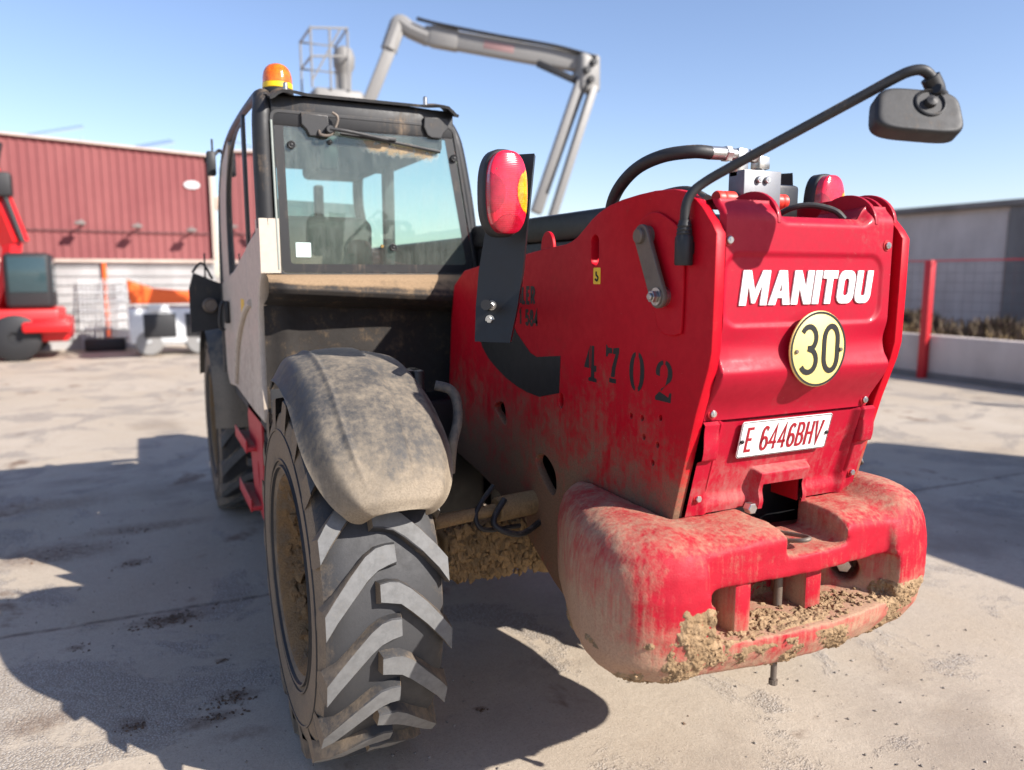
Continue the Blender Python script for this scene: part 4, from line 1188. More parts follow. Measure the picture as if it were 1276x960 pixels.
mb.box((0.52, 3.352, 2.25), (1.315, 3.40, 2.372), 0.010)
part('roof', mb, M['cab_black'], TH)
# visor lip along the rear roof edge, raised at both ends
mb = MB()
def lip(u, v):
    x = 0.515 + 0.80 * u
    e = sstep(0.20, 0.10, u) + sstep(0.82, 0.90, u)
    return (x, 3.40 - (0.075 + 0.030 * e) * v, 2.386 - 0.016 * v + 0.010 * e * (1 - v) - 0.030 * sstep(0.06, 0, u) - 0.035 * sstep(0.93, 1, u))
mb.grid(lip, 50, 4)
o = part('roof_lip', mb, M['cab_black'], TH, 50)
sl = o.modifiers.new('sheet', 'SOLIDIFY'); sl.thickness = 0.012; sl.offset = 1; apply_mods(o); finish(o.data, 50)
for xx in (0.585, 1.185):
    mb = MB(); mb.cyl((xx, 3.36, 2.385), (xx, 3.36, 2.425), 0.010, n=12, bev=0.004); part('roof_stud', mb, M['steel'], TH)
mb = MB()
for xx in (0.98, 1.015):
    mb = MB(); mb.cyl((xx, 3.9, 2.40), (xx, 3.9, 2.45), 0.012, n=10, bev=0.004); part('roof_plug', mb, M['black_plastic'], TH)
# B-pillar and door frame
mb = MB(); mb.box((0.462, 3.80, 1.76), (0.500, 3.862, 2.37), 0.008); mb.tube([(0.472, 4.63, 1.62), (0.474, 4.66, 1.9), (0.476, 4.60, 2.12), (0.48, 4.40, 2.28), (0.485, 4.1, 2.345), (0.485, 3.87, 2.35)], 0.016, 10)
part('door_frame', mb, M['cab_black'], TH)
mb = MB(); (vs, fs), mt = plate_yz([[(4.66, 1.64), (5.06, 1.60), (5.06, 1.9), (4.98, 2.12), (4.80, 2.27), (4.45, 2.345), (4.42, 2.32), (4.60, 2.16), (4.67, 1.95)]], 0.462, 0.03, 0.004); mb.add(vs, fs, mt)
part('door_pillar', mb, M['cab_grey'], TH)
(vs, fs), mt = plate_yz([[(3.86, 1.765), (4.42, 1.665), (4.63, 1.64), (4.645, 1.9), (4.59, 2.12), (4.40, 2.27), (4.1, 2.335), (3.86, 2.34)]], 0.475, 0.005, 0)
part('door_window', MB().add(vs, fs, mt), M['glass_side'], TH)
(vs, fs), mt = plate_yz([[(3.41, 1.87), (3.67, 1.805), (3.80, 1.775), (3.80, 2.35), (3.50, 2.34), (3.42, 2.28)]], 0.470, 0.005, 0)
part('quarter_window', MB().add(vs, fs, mt), M['glass_side'], TH)
mb = MB(); (vs, fs), mt = plate_yz([[(3.40, 1.87), (3.41, 1.858), (3.68, 1.79), (3.80, 1.764), (3.80, 1.78), (3.67, 1.81)]], 0.462, 0.02, 0.003); mb.add(vs, fs, mt)
part('window_seal', mb, M['cab_black'], TH)
# small mirror on the front pillar
mb = MB(); mb.box((0.395, 4.92, 2.22), (0.445, 4.97, 2.36), 0.012); mb.tube([(0.43, 4.95, 2.33), (0.47, 4.96, 2.37), (0.49, 4.9, 2.33)], 0.010, 8); mb.tube([(0.43, 4.95, 2.36), (0.43, 4.95, 2.43)], 0.006, 8, 0)
part('front_mirror', mb, M['black_plastic'], TH)

# rear window: frame, glass, hinges, wiper, knobs, stickers
gy = 3.356
TLc, TRc, BLc, BRc = (0.530, 2.300), (1.305, 2.295), (0.540, 1.655), (1.415, 1.655)
def lerp(a, b, t): return tuple(x + (y - x) * t for x, y in zip(a, b))
def inset(d):
    return [(BLc[0] + d, BLc[1] + d), (BRc[0] - d * 1.1, BRc[1] + d), (TRc[0] - d * 0.9, TRc[1] - d), (TLc[0] + d, TLc[1] - d)]
def rounded(q, r, n=6):
    out = []
    for i in range(4):
        p = Vector(q[i]); a = (Vector(q[i - 1]) - p).normalized(); b_ = (Vector(q[(i + 1) % 4]) - p).normalized()
        s0, s1 = p + a * r, p + b_ * r
        for k in range(n + 1):
            t = k / n; out.append(tuple(s0 * (1 - t) ** 2 + p * 2 * t * (1 - t) + s1 * t * t))
    return out
vs, fs = shape2d([rounded(inset(0.0), 0.03)], 0.005); win = part('rear_window', MB().add(vs, fs, REAR(gy)), M['glass_rear'], TH)
vs, fs = shape2d([rounded(inset(0.002), 0.03), rounded(inset(0.038), 0.02)], 0.0012); part('window_border', MB().add(vs, fs, REAR(gy - 0.0009)), M['cab_black'], win)
vs, fs = shape2d([rounded(inset(-0.016), 0.04), rounded(inset(-0.001), 0.03)], 0.016, 0.003); part('window_gasket', MB().add(vs, fs, REAR(gy - 0.006)), M['hose'], win)
mb = MB(); mb.tube([(BLc[0] - 0.012, gy - 0.01, 1.67), (TLc[0] - 0.010, gy - 0.01, 2.27)], 0.0045, 8, 0)
part('trim_strip', mb, M['sticker_grey'], win)
for cx, cz, m_ in ((0.700, 2.262, 1), (1.222, 2.292, -1)):
    hp = [(-0.075, 0.045), (0.06, 0.042), (0.065, 0.0), (0.045, -0.035), (0.02, -0.045), (-0.035, -0.045), (-0.05, -0.02), (-0.075, 0.0)]
    vs, fs = shape2d([[(m_ * a * 0.82, b_) for a, b_ in (hp if m_ > 0 else list(reversed(hp)))]], 0.016, 0.004)
    part('window_hinge', MB().add(vs, fs, REAR(gy - 0.020, cx, cz)), M['cab_black'], win)
mb = MB()
mb.cyl((0.752, gy - 0.002, 2.246), (0.752, gy - 0.045, 2.246), 0.017, n=16, bev=0.003)
mb.tube([(0.752, gy - 0.040, 2.246), (0.82, gy - 0.045, 2.242), (1.00, gy - 0.030, 2.222)], 0.008, 8)
mb.box((0.90, gy - 0.030, 2.222), (1.04, gy - 0.018, 2.238), 0.003, Matrix.Translation((0.97, 0, 2.23)) @ Matrix.Rotation(R(2.5), 4, 'Y') @ Matrix.Translation((-0.97, 0, -2.23)))
mb.tube([(0.80, gy - 0.016, 2.236), (1.02, gy - 0.016, 2.217), (1.245, gy - 0.014, 2.190)], 0.007, 8)
part('wiper', mb, M['black_plastic'], win)
mb = MB(); mb.tube([(0.765, gy - 0.03, 2.315), (0.785, gy - 0.035, 2.30), (0.782, gy - 0.035, 2.27), (0.755, gy - 0.035, 2.225), (0.715, gy - 0.035, 2.222), (0.71, gy - 0.02, 2.24)], 0.006, 8)
part('washer_hose', mb, M['rust_steel'], win)
mb = MB(); mb.box((0.715, gy + 0.012, 2.09), (0.80, gy + 0.09, 2.235), 0.02)
part('wiper_motor', mb, M['black_plastic'], win)
for cx, cz, r_ in ((0.598, 2.178, 0.0165), (1.314, 2.168, 0.0165), (1.022, 1.768, 0.0165), (0.757, 2.20, 0.010)):
    mb = MB(); mb.lathe([(r_, 0), (r_, 0.010), (r_ * 0.8, 0.016), (r_ * 0.45, 0.013), (r_ * 0.35, 0.017), (0.0001, 0.018)], (cx, gy, cz), (0, -1, 0), 22)
    part('window_knob', mb, M['black_plastic'], win)
mb = MB(); mb.cyl((0.972, gy, 1.772), (0.972, gy - 0.010, 1.772), 0.008, n=6, bev=0.001); part('brass_nut', mb, M['brass'], win)
vs, fs = shape2d([rrect(0, 0, 0.062, 0.060, 0.003)], 0.0008); part('window_sticker', MB().add(vs, fs, REAR(gy - 0.0012, 0.632, 1.752)), M['sticker_pale'], win)

# ledge under the window and the dirty back wall
def ledge(u, v):
    x = 0.475 + (1.40 - 0.475) * u
    pr = [(3.385, 1.652), (3.34, 1.648), (3.285, 1.636), (3.25, 1.616), (3.24, 1.594), (3.25, 1.574), (3.31, 1.545), (3.42, 1.52)]
    t = v * (len(pr) - 1); i = min(int(t), len(pr) - 2); f_ = t - i
    y = pr[i][0] * (1 - f_) + pr[i + 1][0] * f_; z = pr[i][1] * (1 - f_) + pr[i + 1][1] * f_
    e = sstep(0.07, 0.0, u)
    return (x, y + 0.05 * e * sstep(0.1, 0.6, v), z - 0.05 * u * sstep(0.15, 0.5, v))
mb = MB(); mb.grid(ledge, 40, 28)
part('cab_ledge', mb, M['cab_back'], TH, 60)
mb = MB()
mb.grid(lambda u, v: (0.475 + 0.95 * u, 3.47 - 0.05 * sstep(0.0, 0.10, u) + 0.015 * math.sin(u * 9) * sstep(0.2, 0.5, v) + 0.01 * noise.noise(Vector((u * 5, v * 5, 0))), 0.80 + 0.74 * v), 40, 24)
mb.box((0.52, 3.44, 0.78), (1.42, 3.60, 0.86), 0.01)
part('cab_back_wall', mb, M['cab_back'], TH, 60)
mb = MB(); mb.box((0.50, 3.45, 0.90), (1.42, 5.05, 1.02), 0.02); mb.box((1.38, 3.45, 1.0), (1.43, 5.05, 1.64), 0.01)
part('cab_floor', mb, M['cab_inside'], TH)
# front and right windows
vs, fs = shape2d([[(0.53, 1.2), (1.38, 1.2), (1.34, 1.85), (1.29, 2.10), (0.53, 2.12)]], 0.005); part('front_window', MB().add(vs, fs, REAR(5.07)), M['glass_side'], TH)
# inside: seat, steering wheel, dashboard, lining
mb = MB(); mb.box((0.64, 3.78, 1.20), (1.12, 4.25, 1.36), 0.06, seg=4)
mb.box((0.56, 3.60, 1.32), (1.00, 3.72, 1.915), 0.055, Matrix.Translation((0, 3.7, 1.4)) @ Matrix.Rotation(R(4), 4, 'X') @ Matrix.Translation((0, -3.7, -1.4)), seg=5)
seat = part('driver_seat', mb, M['seat'], TH, 50)
vs, fs = shape2d([rrect(0, 0, 0.05, 0.075, 0.003)], 0.0008); part('seat_label', MB().add(vs, fs, REAR(3.585, 0.785, 1.80)), M['sticker_grey'], seat)
mb = MB(); mb.box((0.55, 4.72, 1.10), (1.36, 5.02, 1.52), 0.05, seg=3); mb.tube([(0.88, 4.75, 1.45), (0.88, 4.55, 1.66)], 0.03, 12, 0)
part('dashboard', mb, M['cab_inside'], TH)
mb = MB()
pts = [Vector((0.88 + 0.19 * math.cos(R(a)), 4.54 + 0.19 * math.sin(R(a)) * 0.62, 1.675 + 0.19 * math.sin(R(a)) * 0.78)) for a in range(0, 361, 20)]
mb.tube(pts, 0.015, 10, 3); mb.tube([pts[0], (0.88, 4.56, 1.66), pts[9]], 0.013, 8)
part('steering_wheel', mb, M['seat'], TH)
mb = MB(); mb.box((0.54, 3.44, 2.20), (1.30, 4.30, 2.33), 0.03, seg=3); mb.box((0.90, 4.30, 2.20), (1.24, 4.75, 2.30), 0.03); mb.box((1.02, 4.95, 1.45), (1.07, 5.03, 2.2), 0.01)
mb.box((1.18, 4.0, 1.5), (1.235, 4.06, 2.25), 0.01); mb.box((0.95, 3.78, 1.15), (1.0, 3.9, 1.55), 0.01); mb.box((1.20, 3.7, 1.0), (1.38, 4.7, 1.48), 0.03)
part('cab_lining', mb, M['cab_inside'], TH)

# beacon on the roof
m1 = MB(); m1.lathe([(0.001, 0.0), (0.060, 0.0), (0.064, 0.004), (0.064, 0.022), (0.058, 0.026), (0.001, 0.026)], (0.572, 3.47, 2.392), (0, 0, 1), 32)
bc = part('beacon', m1, M['black_plastic'], TH)
m1 = MB(); m1.lathe([(0.059, 0.024), (0.0615, 0.027), (0.0610, 0.046), (0.058, 0.049)], (0.572, 3.47, 2.392), (0, 0, 1), 32); part('beacon_ring', m1, M['beacon_band'], bc)
m1 = MB(); m1.lathe([(0.060, 0.048), (0.0600, 0.062), (0.0585, 0.078), (0.0545, 0.094), (0.047, 0.108), (0.036, 0.119), (0.020, 0.126), (0.0001, 0.128)], (0.572, 3.47, 2.392), (0, 0, 1), 36); part('beacon_dome', m1, M['lens_orange'], bc)

# --- tail lamps on black brackets
def tail_lamp(cx, cy, cz, mirror):
    s = -1 if mirror else 1
    m1 = MB()
    sl = 0.085   # the bracket leans outwards towards its foot
    def pl(zz): return cx - s * sl * (2.0 - zz) / 0.56 * 0.9 + s * 0.005
    rows = [(2.005, 0.010, 0.082), (1.77, -0.005, 0.088), (1.66, -0.008, 0.092), (1.55, -0.006, 0.088), (1.445, -0.002, 0.078)]
    vs = []; fs = []
    for z_, a, b_ in rows:
        xm = pl(z_) + s * 0.02
        yl = cy + 1.05 * (b_ - a)      # the plate is turned, its outer edge lies further forward
        vs += [(xm + s * a, yl, z_), (xm + s * b_, cy, z_), (xm + s * (b_ + 0.030), cy + 0.050, z_), (xm + s * (b_ + 0.026), cy + 0.050, z_), (xm + s * (b_ + 0.001), cy + 0.008, z_), (xm + s * (a + 0.004), yl + 0.006, z_)]
    for i in range(len(rows) - 1):
        for k in range(6):
            fs.append((i * 6 + k, i * 6 + (k + 1) % 6, (i + 1) * 6 + (k + 1) % 6, (i + 1) * 6 + k))
    fs.append(tuple(range(6))); fs.append(tuple((len(rows) - 1) * 6 + k for k in reversed(range(6))))
    m1.add(vs, fs)
    m1.tube([(pl(1.56) + s * 0.005, cy + 0.004, 1.56), (XF + 0.01 if s > 0 else XR - 0.01, cy + (0.70 if s > 0 else 0.35), 1.53)], 0.016, 10, 0)
    br = part('lamp_arm', m1, M['black_paint'], TH)
    for z_ in (1.556, 1.512):
        m1 = MB(); m1.hexbolt((pl(z_) + s * 0.050, cy + 1.05 * 0.058 - 0.0012, z_), (-s * 0.70, -0.714, 0), 0.010, 0.008); part('arm_bolt', m1, M['zinc'], br)
    ax = cx - s * 0.012; az = cz
    def blob(a, b_, d0, d1, ox=0.0, oz=0.0, pw=2.7, yy=cy - 0.004, nu=48, nv=18):
        m2 = MB()
        def f(u, v):
            t = R(360 * u); c_, s_ = math.cos(t), math.sin(t)
            rx = a * (abs(c_) ** (2 / pw)) * (1 if c_ >= 0 else -1); rz = b_ * (abs(s_) ** (2 / pw)) * (1 if s_ >= 0 else -1)
            if v < 0.35: k, d = 1.0, d0 + (d1 - d0) * 0.62 * v / 0.35
            else:
                w = (v - 0.35) / 0.65; k = math.cos(w * math.pi / 2) ** 0.75 if w < 1 else 0.0; d = d0 + (d1 - d0) * (0.62 + 0.38 * math.sin(w * math.pi / 2))
            return (ax + ox + rx * max(k, 0.001), yy - d, az + oz + rz * max(k, 0.001))
        m2.grid(f, nu, nv); return m2
    hs = part('tail_lamp', blob(0.067, 0.124, 0.0, 0.055), M['black_plastic'], TH, 50)
    full = blob(0.060, 0.116, 0.040, 0.084, nu=120, nv=70)
    zone = {'lamp_lens': MB(), 'amber_lens': MB(), 'brake_lens': MB(), 'reflector': MB()}
    def which(c):
        a_, b_ = c.x - ax, c.z - az
        if ((a_ - 0.070) / 0.048) ** 2 + ((b_ - 0.004) / 0.064) ** 2 < 1: return 'amber_lens'
        if ((a_ + 0.066) / 0.050) ** 2 + ((b_ + 0.004) / 0.056) ** 2 < 1: return 'brake_lens'
        if (a_ / 0.050) ** 2 + ((b_ + 0.112) / 0.052) ** 2 < 1: return 'reflector'
        return 'lamp_lens'
    fz = {k: [] for k in zone}
    for f_ in full.f:
        c = sum((full.v[i] for i in f_), Vector()) / 4
        fz[which(c)].append(f_)
    for k, mt_ in (('lamp_lens', 'lens_red'), ('amber_lens', 'lens_amber'), ('brake_lens', 'lens_deep'), ('reflector', 'lens_deep')):
        ids = sorted({i for f_ in fz[k] for i in f_}); mp = {i: q for q, i in enumerate(ids)}
        off = 0.0008 if k != 'lamp_lens' else 0.0
        zone[k].add([full.v[i] - Vector((0, off, 0)) for i in ids], [tuple(mp[i] for i in f_) for f_ in fz[k]])
        part(k, zone[k], M[mt_], hs, 50)
    for dx, dz in ((-0.038, 0.062), (0.040, 0.052), (-0.036, -0.05), (0.036, -0.055)):
        m2 = MB(); m2.cyl((ax + dx, cy - 0.06, az + dz), (ax + dx, cy - 0.083, az + dz), 0.0042, n=10); part('lens_screw', m2, M['ink_black'], hs)
tail_lamp(0.972, 2.10, 1.880, False)
tail_lamp(2.215, 2.10, 1.880, True)

# --- rear-view mirror on its long arm
m1 = MB()
m1.lathe([(0.0001, 0), (0.021, 0), (0.023, 0.004), (0.023, 0.068), (0.020, 0.074), (0.019, 0.076), (0.0205, 0.080), (0.018, 0.084), (0.0195, 0.089), (0.017, 0.093), (0.0185, 0.098), (0.0155, 0.104), (0.015, 0.112)], (1.238, 1.585, 1.672), (0, 0, 1), 24)
boot = part('mirror_boot', m1, M['black_plastic'], TH)
m1 = MB(); m1.box((1.236, 1.568, 1.70), (1.262, 1.602, 1.73), 0.003); part('boot_clip', m1, M['black_paint'], boot)
m1 = MB()
m1.tube([(1.238, 1.585, 1.77), (1.238, 1.583, 1.815), (1.248, 1.575, 1.848), (1.275, 1.556, 1.876), (1.320, 1.507, 1.912), (1.42, 1.395, 1.987), (1.50, 1.306, 2.047), (1.548, 1.254, 2.083), (1.568, 1.231, 2.095), (1.588, 1.216, 2.096), (1.6055, 1.208, 2.083), (1.618, 1.205, 2.063)], 0.0118, 14)
arm = part('mirror_arm', m1, M['hose'], TH)
m1 = MB(); m1.tube([(1.604, 1.208, 2.081), (1.618, 1.205, 2.060), (1.621, 1.203, 2.045)], 0.020, 14)
m1.cyl((1.606, 1.199, 2.070), (1.642, 1.221, 2.064), 0.012, n=12, bev=0.002); m1.cyl((1.600, 1.188, 2.053), (1.636, 1.197, 2.042), 0.0125, n=12, bev=0.002)
m1.tube([(1.623, 1.195, 2.051), (1.606, 1.199, 2.026)], 0.0135, 12, 0)
part('arm_clamp', m1, M['black_plastic'], arm)
# head: rounded shell, its back towards the camera, glass facing up and away
cpos = Vector((1.574, 1.222, 1.992))
zax = Vector((-0.38, -0.80, 0.42)).normalized()        # outward normal of the shell's back
xax = Vector((0.89, -0.44, -0.10)); xax = (xax - zax * xax.dot(zax)).normalized(); yax = zax.cross(xax)
hm = basis(xax, yax, zax, cpos)
m1 = MB()
def shell(u, v):
    t = R(360 * u); pw = 4.2; c_, s_ = math.cos(t), math.sin(t)
    rx = 0.094 * (abs(c_) ** (2 / pw)) * (1 if c_ >= 0 else -1); ry = 0.055 * (abs(s_) ** (2 / pw)) * (1 if s_ >= 0 else -1)
    rx *= 1 + 0.06 * ry / 0.055 * -0.9
    w = v
    k = 1.0 if w < 0.3 else (1 - ((w - 0.3) / 0.7) ** 3.2) ** 0.55 if w < 1 else 0.0
    d = -0.006 + 0.021 * min(w / 0.3, 1) if w < 0.3 else 0.015 + 0.020 * math.sin(min((w - 0.3) / 0.45, 1) * math.pi / 2)
    return hm @ Vector((rx * max(k, 0.001), ry * max(k, 0.001), d))
m1.grid(shell, 72, 24)
head = part('mirror_head', m1, M['black_plastic'], arm, 50)
m1 = MB(); vs, fs = shape2d([rrect(0, 0, 0.172, 0.098, 0.03)], 0.003); m1.add(vs, fs, hm @ Matrix.Translation((0, 0, -0.004)))
m1 = m1; t_ = NT('mirror_glass'); t_.bsdf((0.8, 0.82, 0.83, 1), 0.03, 1.0)
part('mirror_glass', m1, t_.m, arm)
m1 = MB(); q_ = hm.to_3x3()
m1.lathe([(0.034, 0.030), (0.034, 0.0385), (0.031, 0.040), (0.027, 0.034), (0.014, 0.033), (0.012, 0.046), (0.0001, 0.050)], hm @ Vector((0.022, 0.018, 0.0)), zax, 28)
part('ball_socket', m1, M['black_plastic'], arm)

# --- boom and its head gear
m1 = MB(); m1.box((1.43, 1.86, 1.52), (1.77, 6.35, 1.83), 0.02); m1.box((1.405, 2.2, 1.77), (1.795, 3.4, 1.872), 0.02)
m1.box((1.46, 6.35, 1.0), (1.74, 6.6, 1.70), 0.05)
part('boom', m1, M['black_paint'], TH)
m1 = MB(); m1.box((1.29, 1.66, 1.62), (1.91, 1.86, 1.76), 0.01); m1.cyl((1.30, 1.75, 1.74), (1.90, 1.75, 1.74), 0.06, n=24); m1.box((1.29, 1.70, 1.45), (1.91, 1.74, 1.70))
part('boom_pivot', m1, M['red_inner'], TH)
m1 = MB(); m1.box((1.1, 6.6, 0.30), (2.1, 6.66, 1.20), 0.02); m1.box((1.25, 6.66, 0.12), (1.37, 7.7, 0.17), 0.01); m1.box((1.83, 6.66, 0.12), (1.95, 7.7, 0.17), 0.01)
part('fork_carriage', m1, M['black_paint'], TH)
m1 = MB(); m1.box((1.98, 3.05, 0.62), (2.60, 4.95, 1.48), 0.10, seg=4)
part('engine_hood', m1, M['red_panel'], TH)
m1 = MB(); m1.tube([(1.80, 2.14, 2.0), (1.80, 2.35, 1.9)], 0.01, 8)
# black curved guard behind the cover, left and right
m1 = MB(); m1.tube([(1.36, 1.95, 1.845), (1.36, 1.85, 1.865), (1.37, 1.75, 1.868), (1.38, 1.68, 1.84)], 0.022, 12)
part('hose_guard', m1, M['hose'], TH)
m1 = MB(); m1.box((1.715, 1.84, 1.78), (1.88, 1.90, 1.925), 0.012); part('valve_cover', m1, M['black_paint'], TH)
# valve block with fittings
vb = MB(); vb.box((1.528, 1.70, 1.770), (1.664, 1.765, 1.938), 0.003)
valve = part('valve_block', vb, M['alu_block'], TH)
for x, z in ((1.578, 1.912), (1.608, 1.912), (1.578, 1.836), (1.606, 1.836), (1.628, 1.836)):
    m1 = MB(); m1.cyl((x, 1.70, z), (x, 1.690, z), 0.0095, n=16, bev=0.0015); m1.cyl((x, 1.690, z), (x, 1.6885, z), 0.004, n=6); part('block_bolt', m1, M['zinc'], valve)
m1 = MB(); m1.box((1.528, 1.725, 1.918), (1.566, 1.765, 2.000), 0.006); m1.cyl((1.50, 1.745, 1.983), (1.535, 1.745, 1.983), 0.017, n=16)
m1.cyl((1.490, 1.745, 1.983), (1.512, 1.745, 1.983), 0.0225, n=6, bev=0.002); m1.cyl((1.440, 1.745, 1.982), (1.490, 1.745, 1.983), 0.0185, n=20, bev=0.002)
part('elbow_fitting', m1, M['zinc'], valve)
m1 = MB(); m1.cyl((1.625, 1.745, 1.918), (1.625, 1.745, 1.938), 0.022, n=6, bev=0.002); m1.cyl((1.625, 1.745, 1.938), (1.625, 1.745, 1.946), 0.015, n=16); m1.box((1.605, 1.725, 1.946), (1.645, 1.765, 1.982), 0.005)
m1.cyl((1.575, 1.745, 1.985), (1.625, 1.745, 1.978), 0.018, n=6, bev=0.002); m1.cyl((1.56, 1.745, 1.985), (1.58, 1.745, 1.985), 0.013, n=14)
part('elbow_fitting', m1, M['zinc'], valve)
m1 = MB(); m1.tube([(1.445, 1.745, 1.982), (1.395, 1.76, 1.984), (1.345, 1.83, 1.978), (1.328, 1.93, 1.955), (1.325, 2.02, 1.905), (1.330, 2.07, 1.84), (1.35, 2.10, 1.74)], 0.0185, 14)
part('hydraulic_hose', m1, M['hose'], TH)
m1 = MB(); m1.tube([(1.64, 1.72, 1.80), (1.66, 1.66, 1.832), (1.70, 1.62, 1.840), (1.745, 1.58, 1.825), (1.765, 1.56, 1.800)], 0.0085, 10)
part('breather_hose', m1, M['hose'], TH)
for x0, x1 in ((1.455, 1.520), (1.668, 1.712)):
    m1 = MB(); m1.lathe([(0.001, 0), (0.020, 0), (0.022, 0.004), (0.022, 0.02), (0.019, 0.024), (0.022, 0.03), (0.022, x1 - x0 - 0.004), (0.018, x1 - x0)], (x0, 1.73, 1.858), (1, 0, 0), 20); part('rubber_boot', m1, M['boot_red'], valve)
m1 = MB(); m1.hexbolt((1.475, 1.69, 1.825), (0, -1, 0), 0.013, 0.02); part('block_bolt', m1, M['rust_steel'], valve)
m1 = MB(); (vs, fs), mt = plate_yz([arc(2.36, 1.735, 0.045, 0.06, 0, 180, 12)], XF + 0.005, 0.012, 0.002); m1.add(vs, fs, mt); part('lifting_eye', m1, M['red_flank'], TH)

# ------------------------------------------------------------------ red warehouse on the left
BY = 19.6
def roof_z(x): return 4.43 - 0.05 * x
bl = thing('red_warehouse', 'low warehouse with faded red ribbed cladding over a pale block wall', 'building', (-6, BY, 0))
m1 = MB(); m1.box((-16, BY + 0.02, 0.0), (1.62, BY + 14, 1.98)); part('block_wall', m1, M['block_white'], bl)
m1 = MB(); pitch = 0.17; n = int(17.6 / pitch)
vs = []; fs = []
prof = [(0.0, 0.0), (0.45, 0.0), (0.55, -0.018), (0.90, -0.018), (1.0, 0.0)]
xs = []
for k in range(n):
    for a, d in prof[:-1]: xs.append((-16 + (k + a) * pitch, BY - 0.02 + d))
for x, y in xs: vs += [(x, y, 1.99), (x, y, roof_z(x))]
fs = [(2 * i, 2 * i + 2, 2 * i + 3, 2 * i + 1) for i in range(len(xs) - 1)]
m1.add(vs, fs); part('ribbed_cladding', m1, M['clad_red'], bl, 20)
m1 = MB(); m1.box((-16, BY + 0.03, 1.98), (1.60, BY + 14, 4.2)); part('upper_wall', m1, M['clad_red'], bl)
def slab(m, x0, x1, za, zb, y0, y1):
    m.add([(x0, y0, roof_z(x0) + za), (x1, y0, roof_z(x1) + za), (x1, y1, roof_z(x1) + za), (x0, y1, roof_z(x0) + za), (x0, y0, roof_z(x0) + zb), (x1, y0, roof_z(x1) + zb), (x1, y1, roof_z(x1) + zb), (x0, y1, roof_z(x0) + zb)],
          [(3, 2, 1, 0), (4, 5, 6, 7), (0, 1, 5, 4), (1, 2, 6, 5), (2, 3, 7, 6), (3, 0, 4, 7)])
m1 = MB(); slab(m1, -16, 1.70, -0.02, 0.025, BY - 0.12, BY + 14); part('roof', m1, M['trim_cream'], bl)
m1 = MB(); m1.box((1.60, BY - 0.09, 1.99), (1.70, BY + 13.9, 4.30)); part('corner_trim', m1, M['trim_cream'], bl)
m1 = MB(); m1.box((-16, BY - 0.07, 1.91), (1.62, BY + 0.02, 1.985)); part('ledge_trim', m1, M['trim_cream'], bl)
for k in range(9):
    m1 = MB(); m1.box((-16, BY - 0.005, 0.205 + 0.2 * k), (1.615, BY + 0.021, 0.215 + 0.2 * k)); part('mortar_course', m1, M['grey_far'], bl)
m1 = MB(); m1.tube([(-16, BY - 0.07, 2.66), (1.55, BY - 0.07, 2.58)], 0.012, 8, 0); part('cable', m1, M['wire'], bl)
for x, z in ((-1.05, 2.70), (0.05, 2.66), (1.15, 2.60), (-3.2, 2.75), (-5.4, 2.82)):
    m1 = MB(); m1.tube([(x, BY - 0.05, z), (x, BY - 0.32, z + 0.10), (x - 0.02, BY - 0.42, z + 0.06)], 0.022, 8); m1.box((x - 0.12, BY - 0.56, z + 0.0), (x + 0.08, BY - 0.38, z + 0.07), 0.02); part('wall_lamp', m1, M['conc_dark'], bl)
m1 = MB(); vs, fs = shape2d([ellipse(0, 0, 0.17, 0.09, 24)], 0.02); m1.add(vs, fs, REAR(BY - 0.06, 1.22, 3.68)); part('oval_sign', m1, M['white_far'], bl)
m1 = MB(); m1.tube([(-0.70, BY - 0.03, 1.9), (-0.70, BY - 0.03, 0.0)], 0.05, 10, 0); part('downpipe', m1, M['orange_far'], bl)
for x0, x1 in ((-2.1, -0.9), (0.15, 1.0)):
    m1 = MB(); m1.box((x0, BY + 1.0, roof_z(x0) + 0.1), (x1, BY + 2.2, roof_z(x0) + 0.14), 0.0, Matrix.Translation((x0, BY + 1, roof_z(x0) + 0.12)) @ Matrix.Rotation(R(-14), 4, 'Y') @ Matrix.Rotation(R(12), 4, 'X') @ Matrix.Translation((-x0, -BY - 1, -roof_z(x0) - 0.12)))
    m1.tube([(x0 + 0.9 * (x1 - x0), BY + 1.6, roof_z(x0)), (x0 + 0.9 * (x1 - x0), BY + 1.6, roof_z(x0) + 0.3)], 0.02, 6, 0)
    part('solar_panel', m1, M['solar'], bl)

# ------------------------------------------------------------------ red machine parked at the far left
t = thing('parked_loader', 'bright red loader with raised red boom parked before the warehouse', 'loader', (-2.6, 18.3, 0))
m1 = MB(); m1.box((-5.2, 17.4, 0.42), (-1.45, 19.0, 0.98), 0.06); m1.box((-1.95, 17.3, 0.35), (-1.30, 18.9, 0.80), 0.08); part('body', m1, M['red_far'], t)
m1 = MB(); m1.box((-2.05, 17.0, 0.55), (-1.25, 17.5, 0.75), 0.05); part('outrigger', m1, M['red_far'], t)
m1 = MB(); m1.box((-2.35, 17.6, 0.98), (-1.55, 18.6, 2.06), 0.10, seg=3); part('cab', m1, M['black_far'], t)
m1 = MB(); m1.box((-2.27, 17.585, 1.30), (-1.63, 17.61, 1.98), 0.01); m1.box((-1.56, 17.7, 1.30), (-1.54, 18.5, 1.98), 0.005); part('window', m1, M['glass_far'], t)
m1 = MB()
m1.tube([(-2.75, 18.7, 4.0), (-2.45, 18.5, 3.1), (-2.20, 18.4, 2.25)], 0.26, 4, 4)
m1.tube([(-2.22, 18.4, 2.4), (-2.36, 18.2, 1.5), (-2.6, 18.2, 0.8)], 0.17, 4, 4)
part('boom', m1, M['red_far'], t)
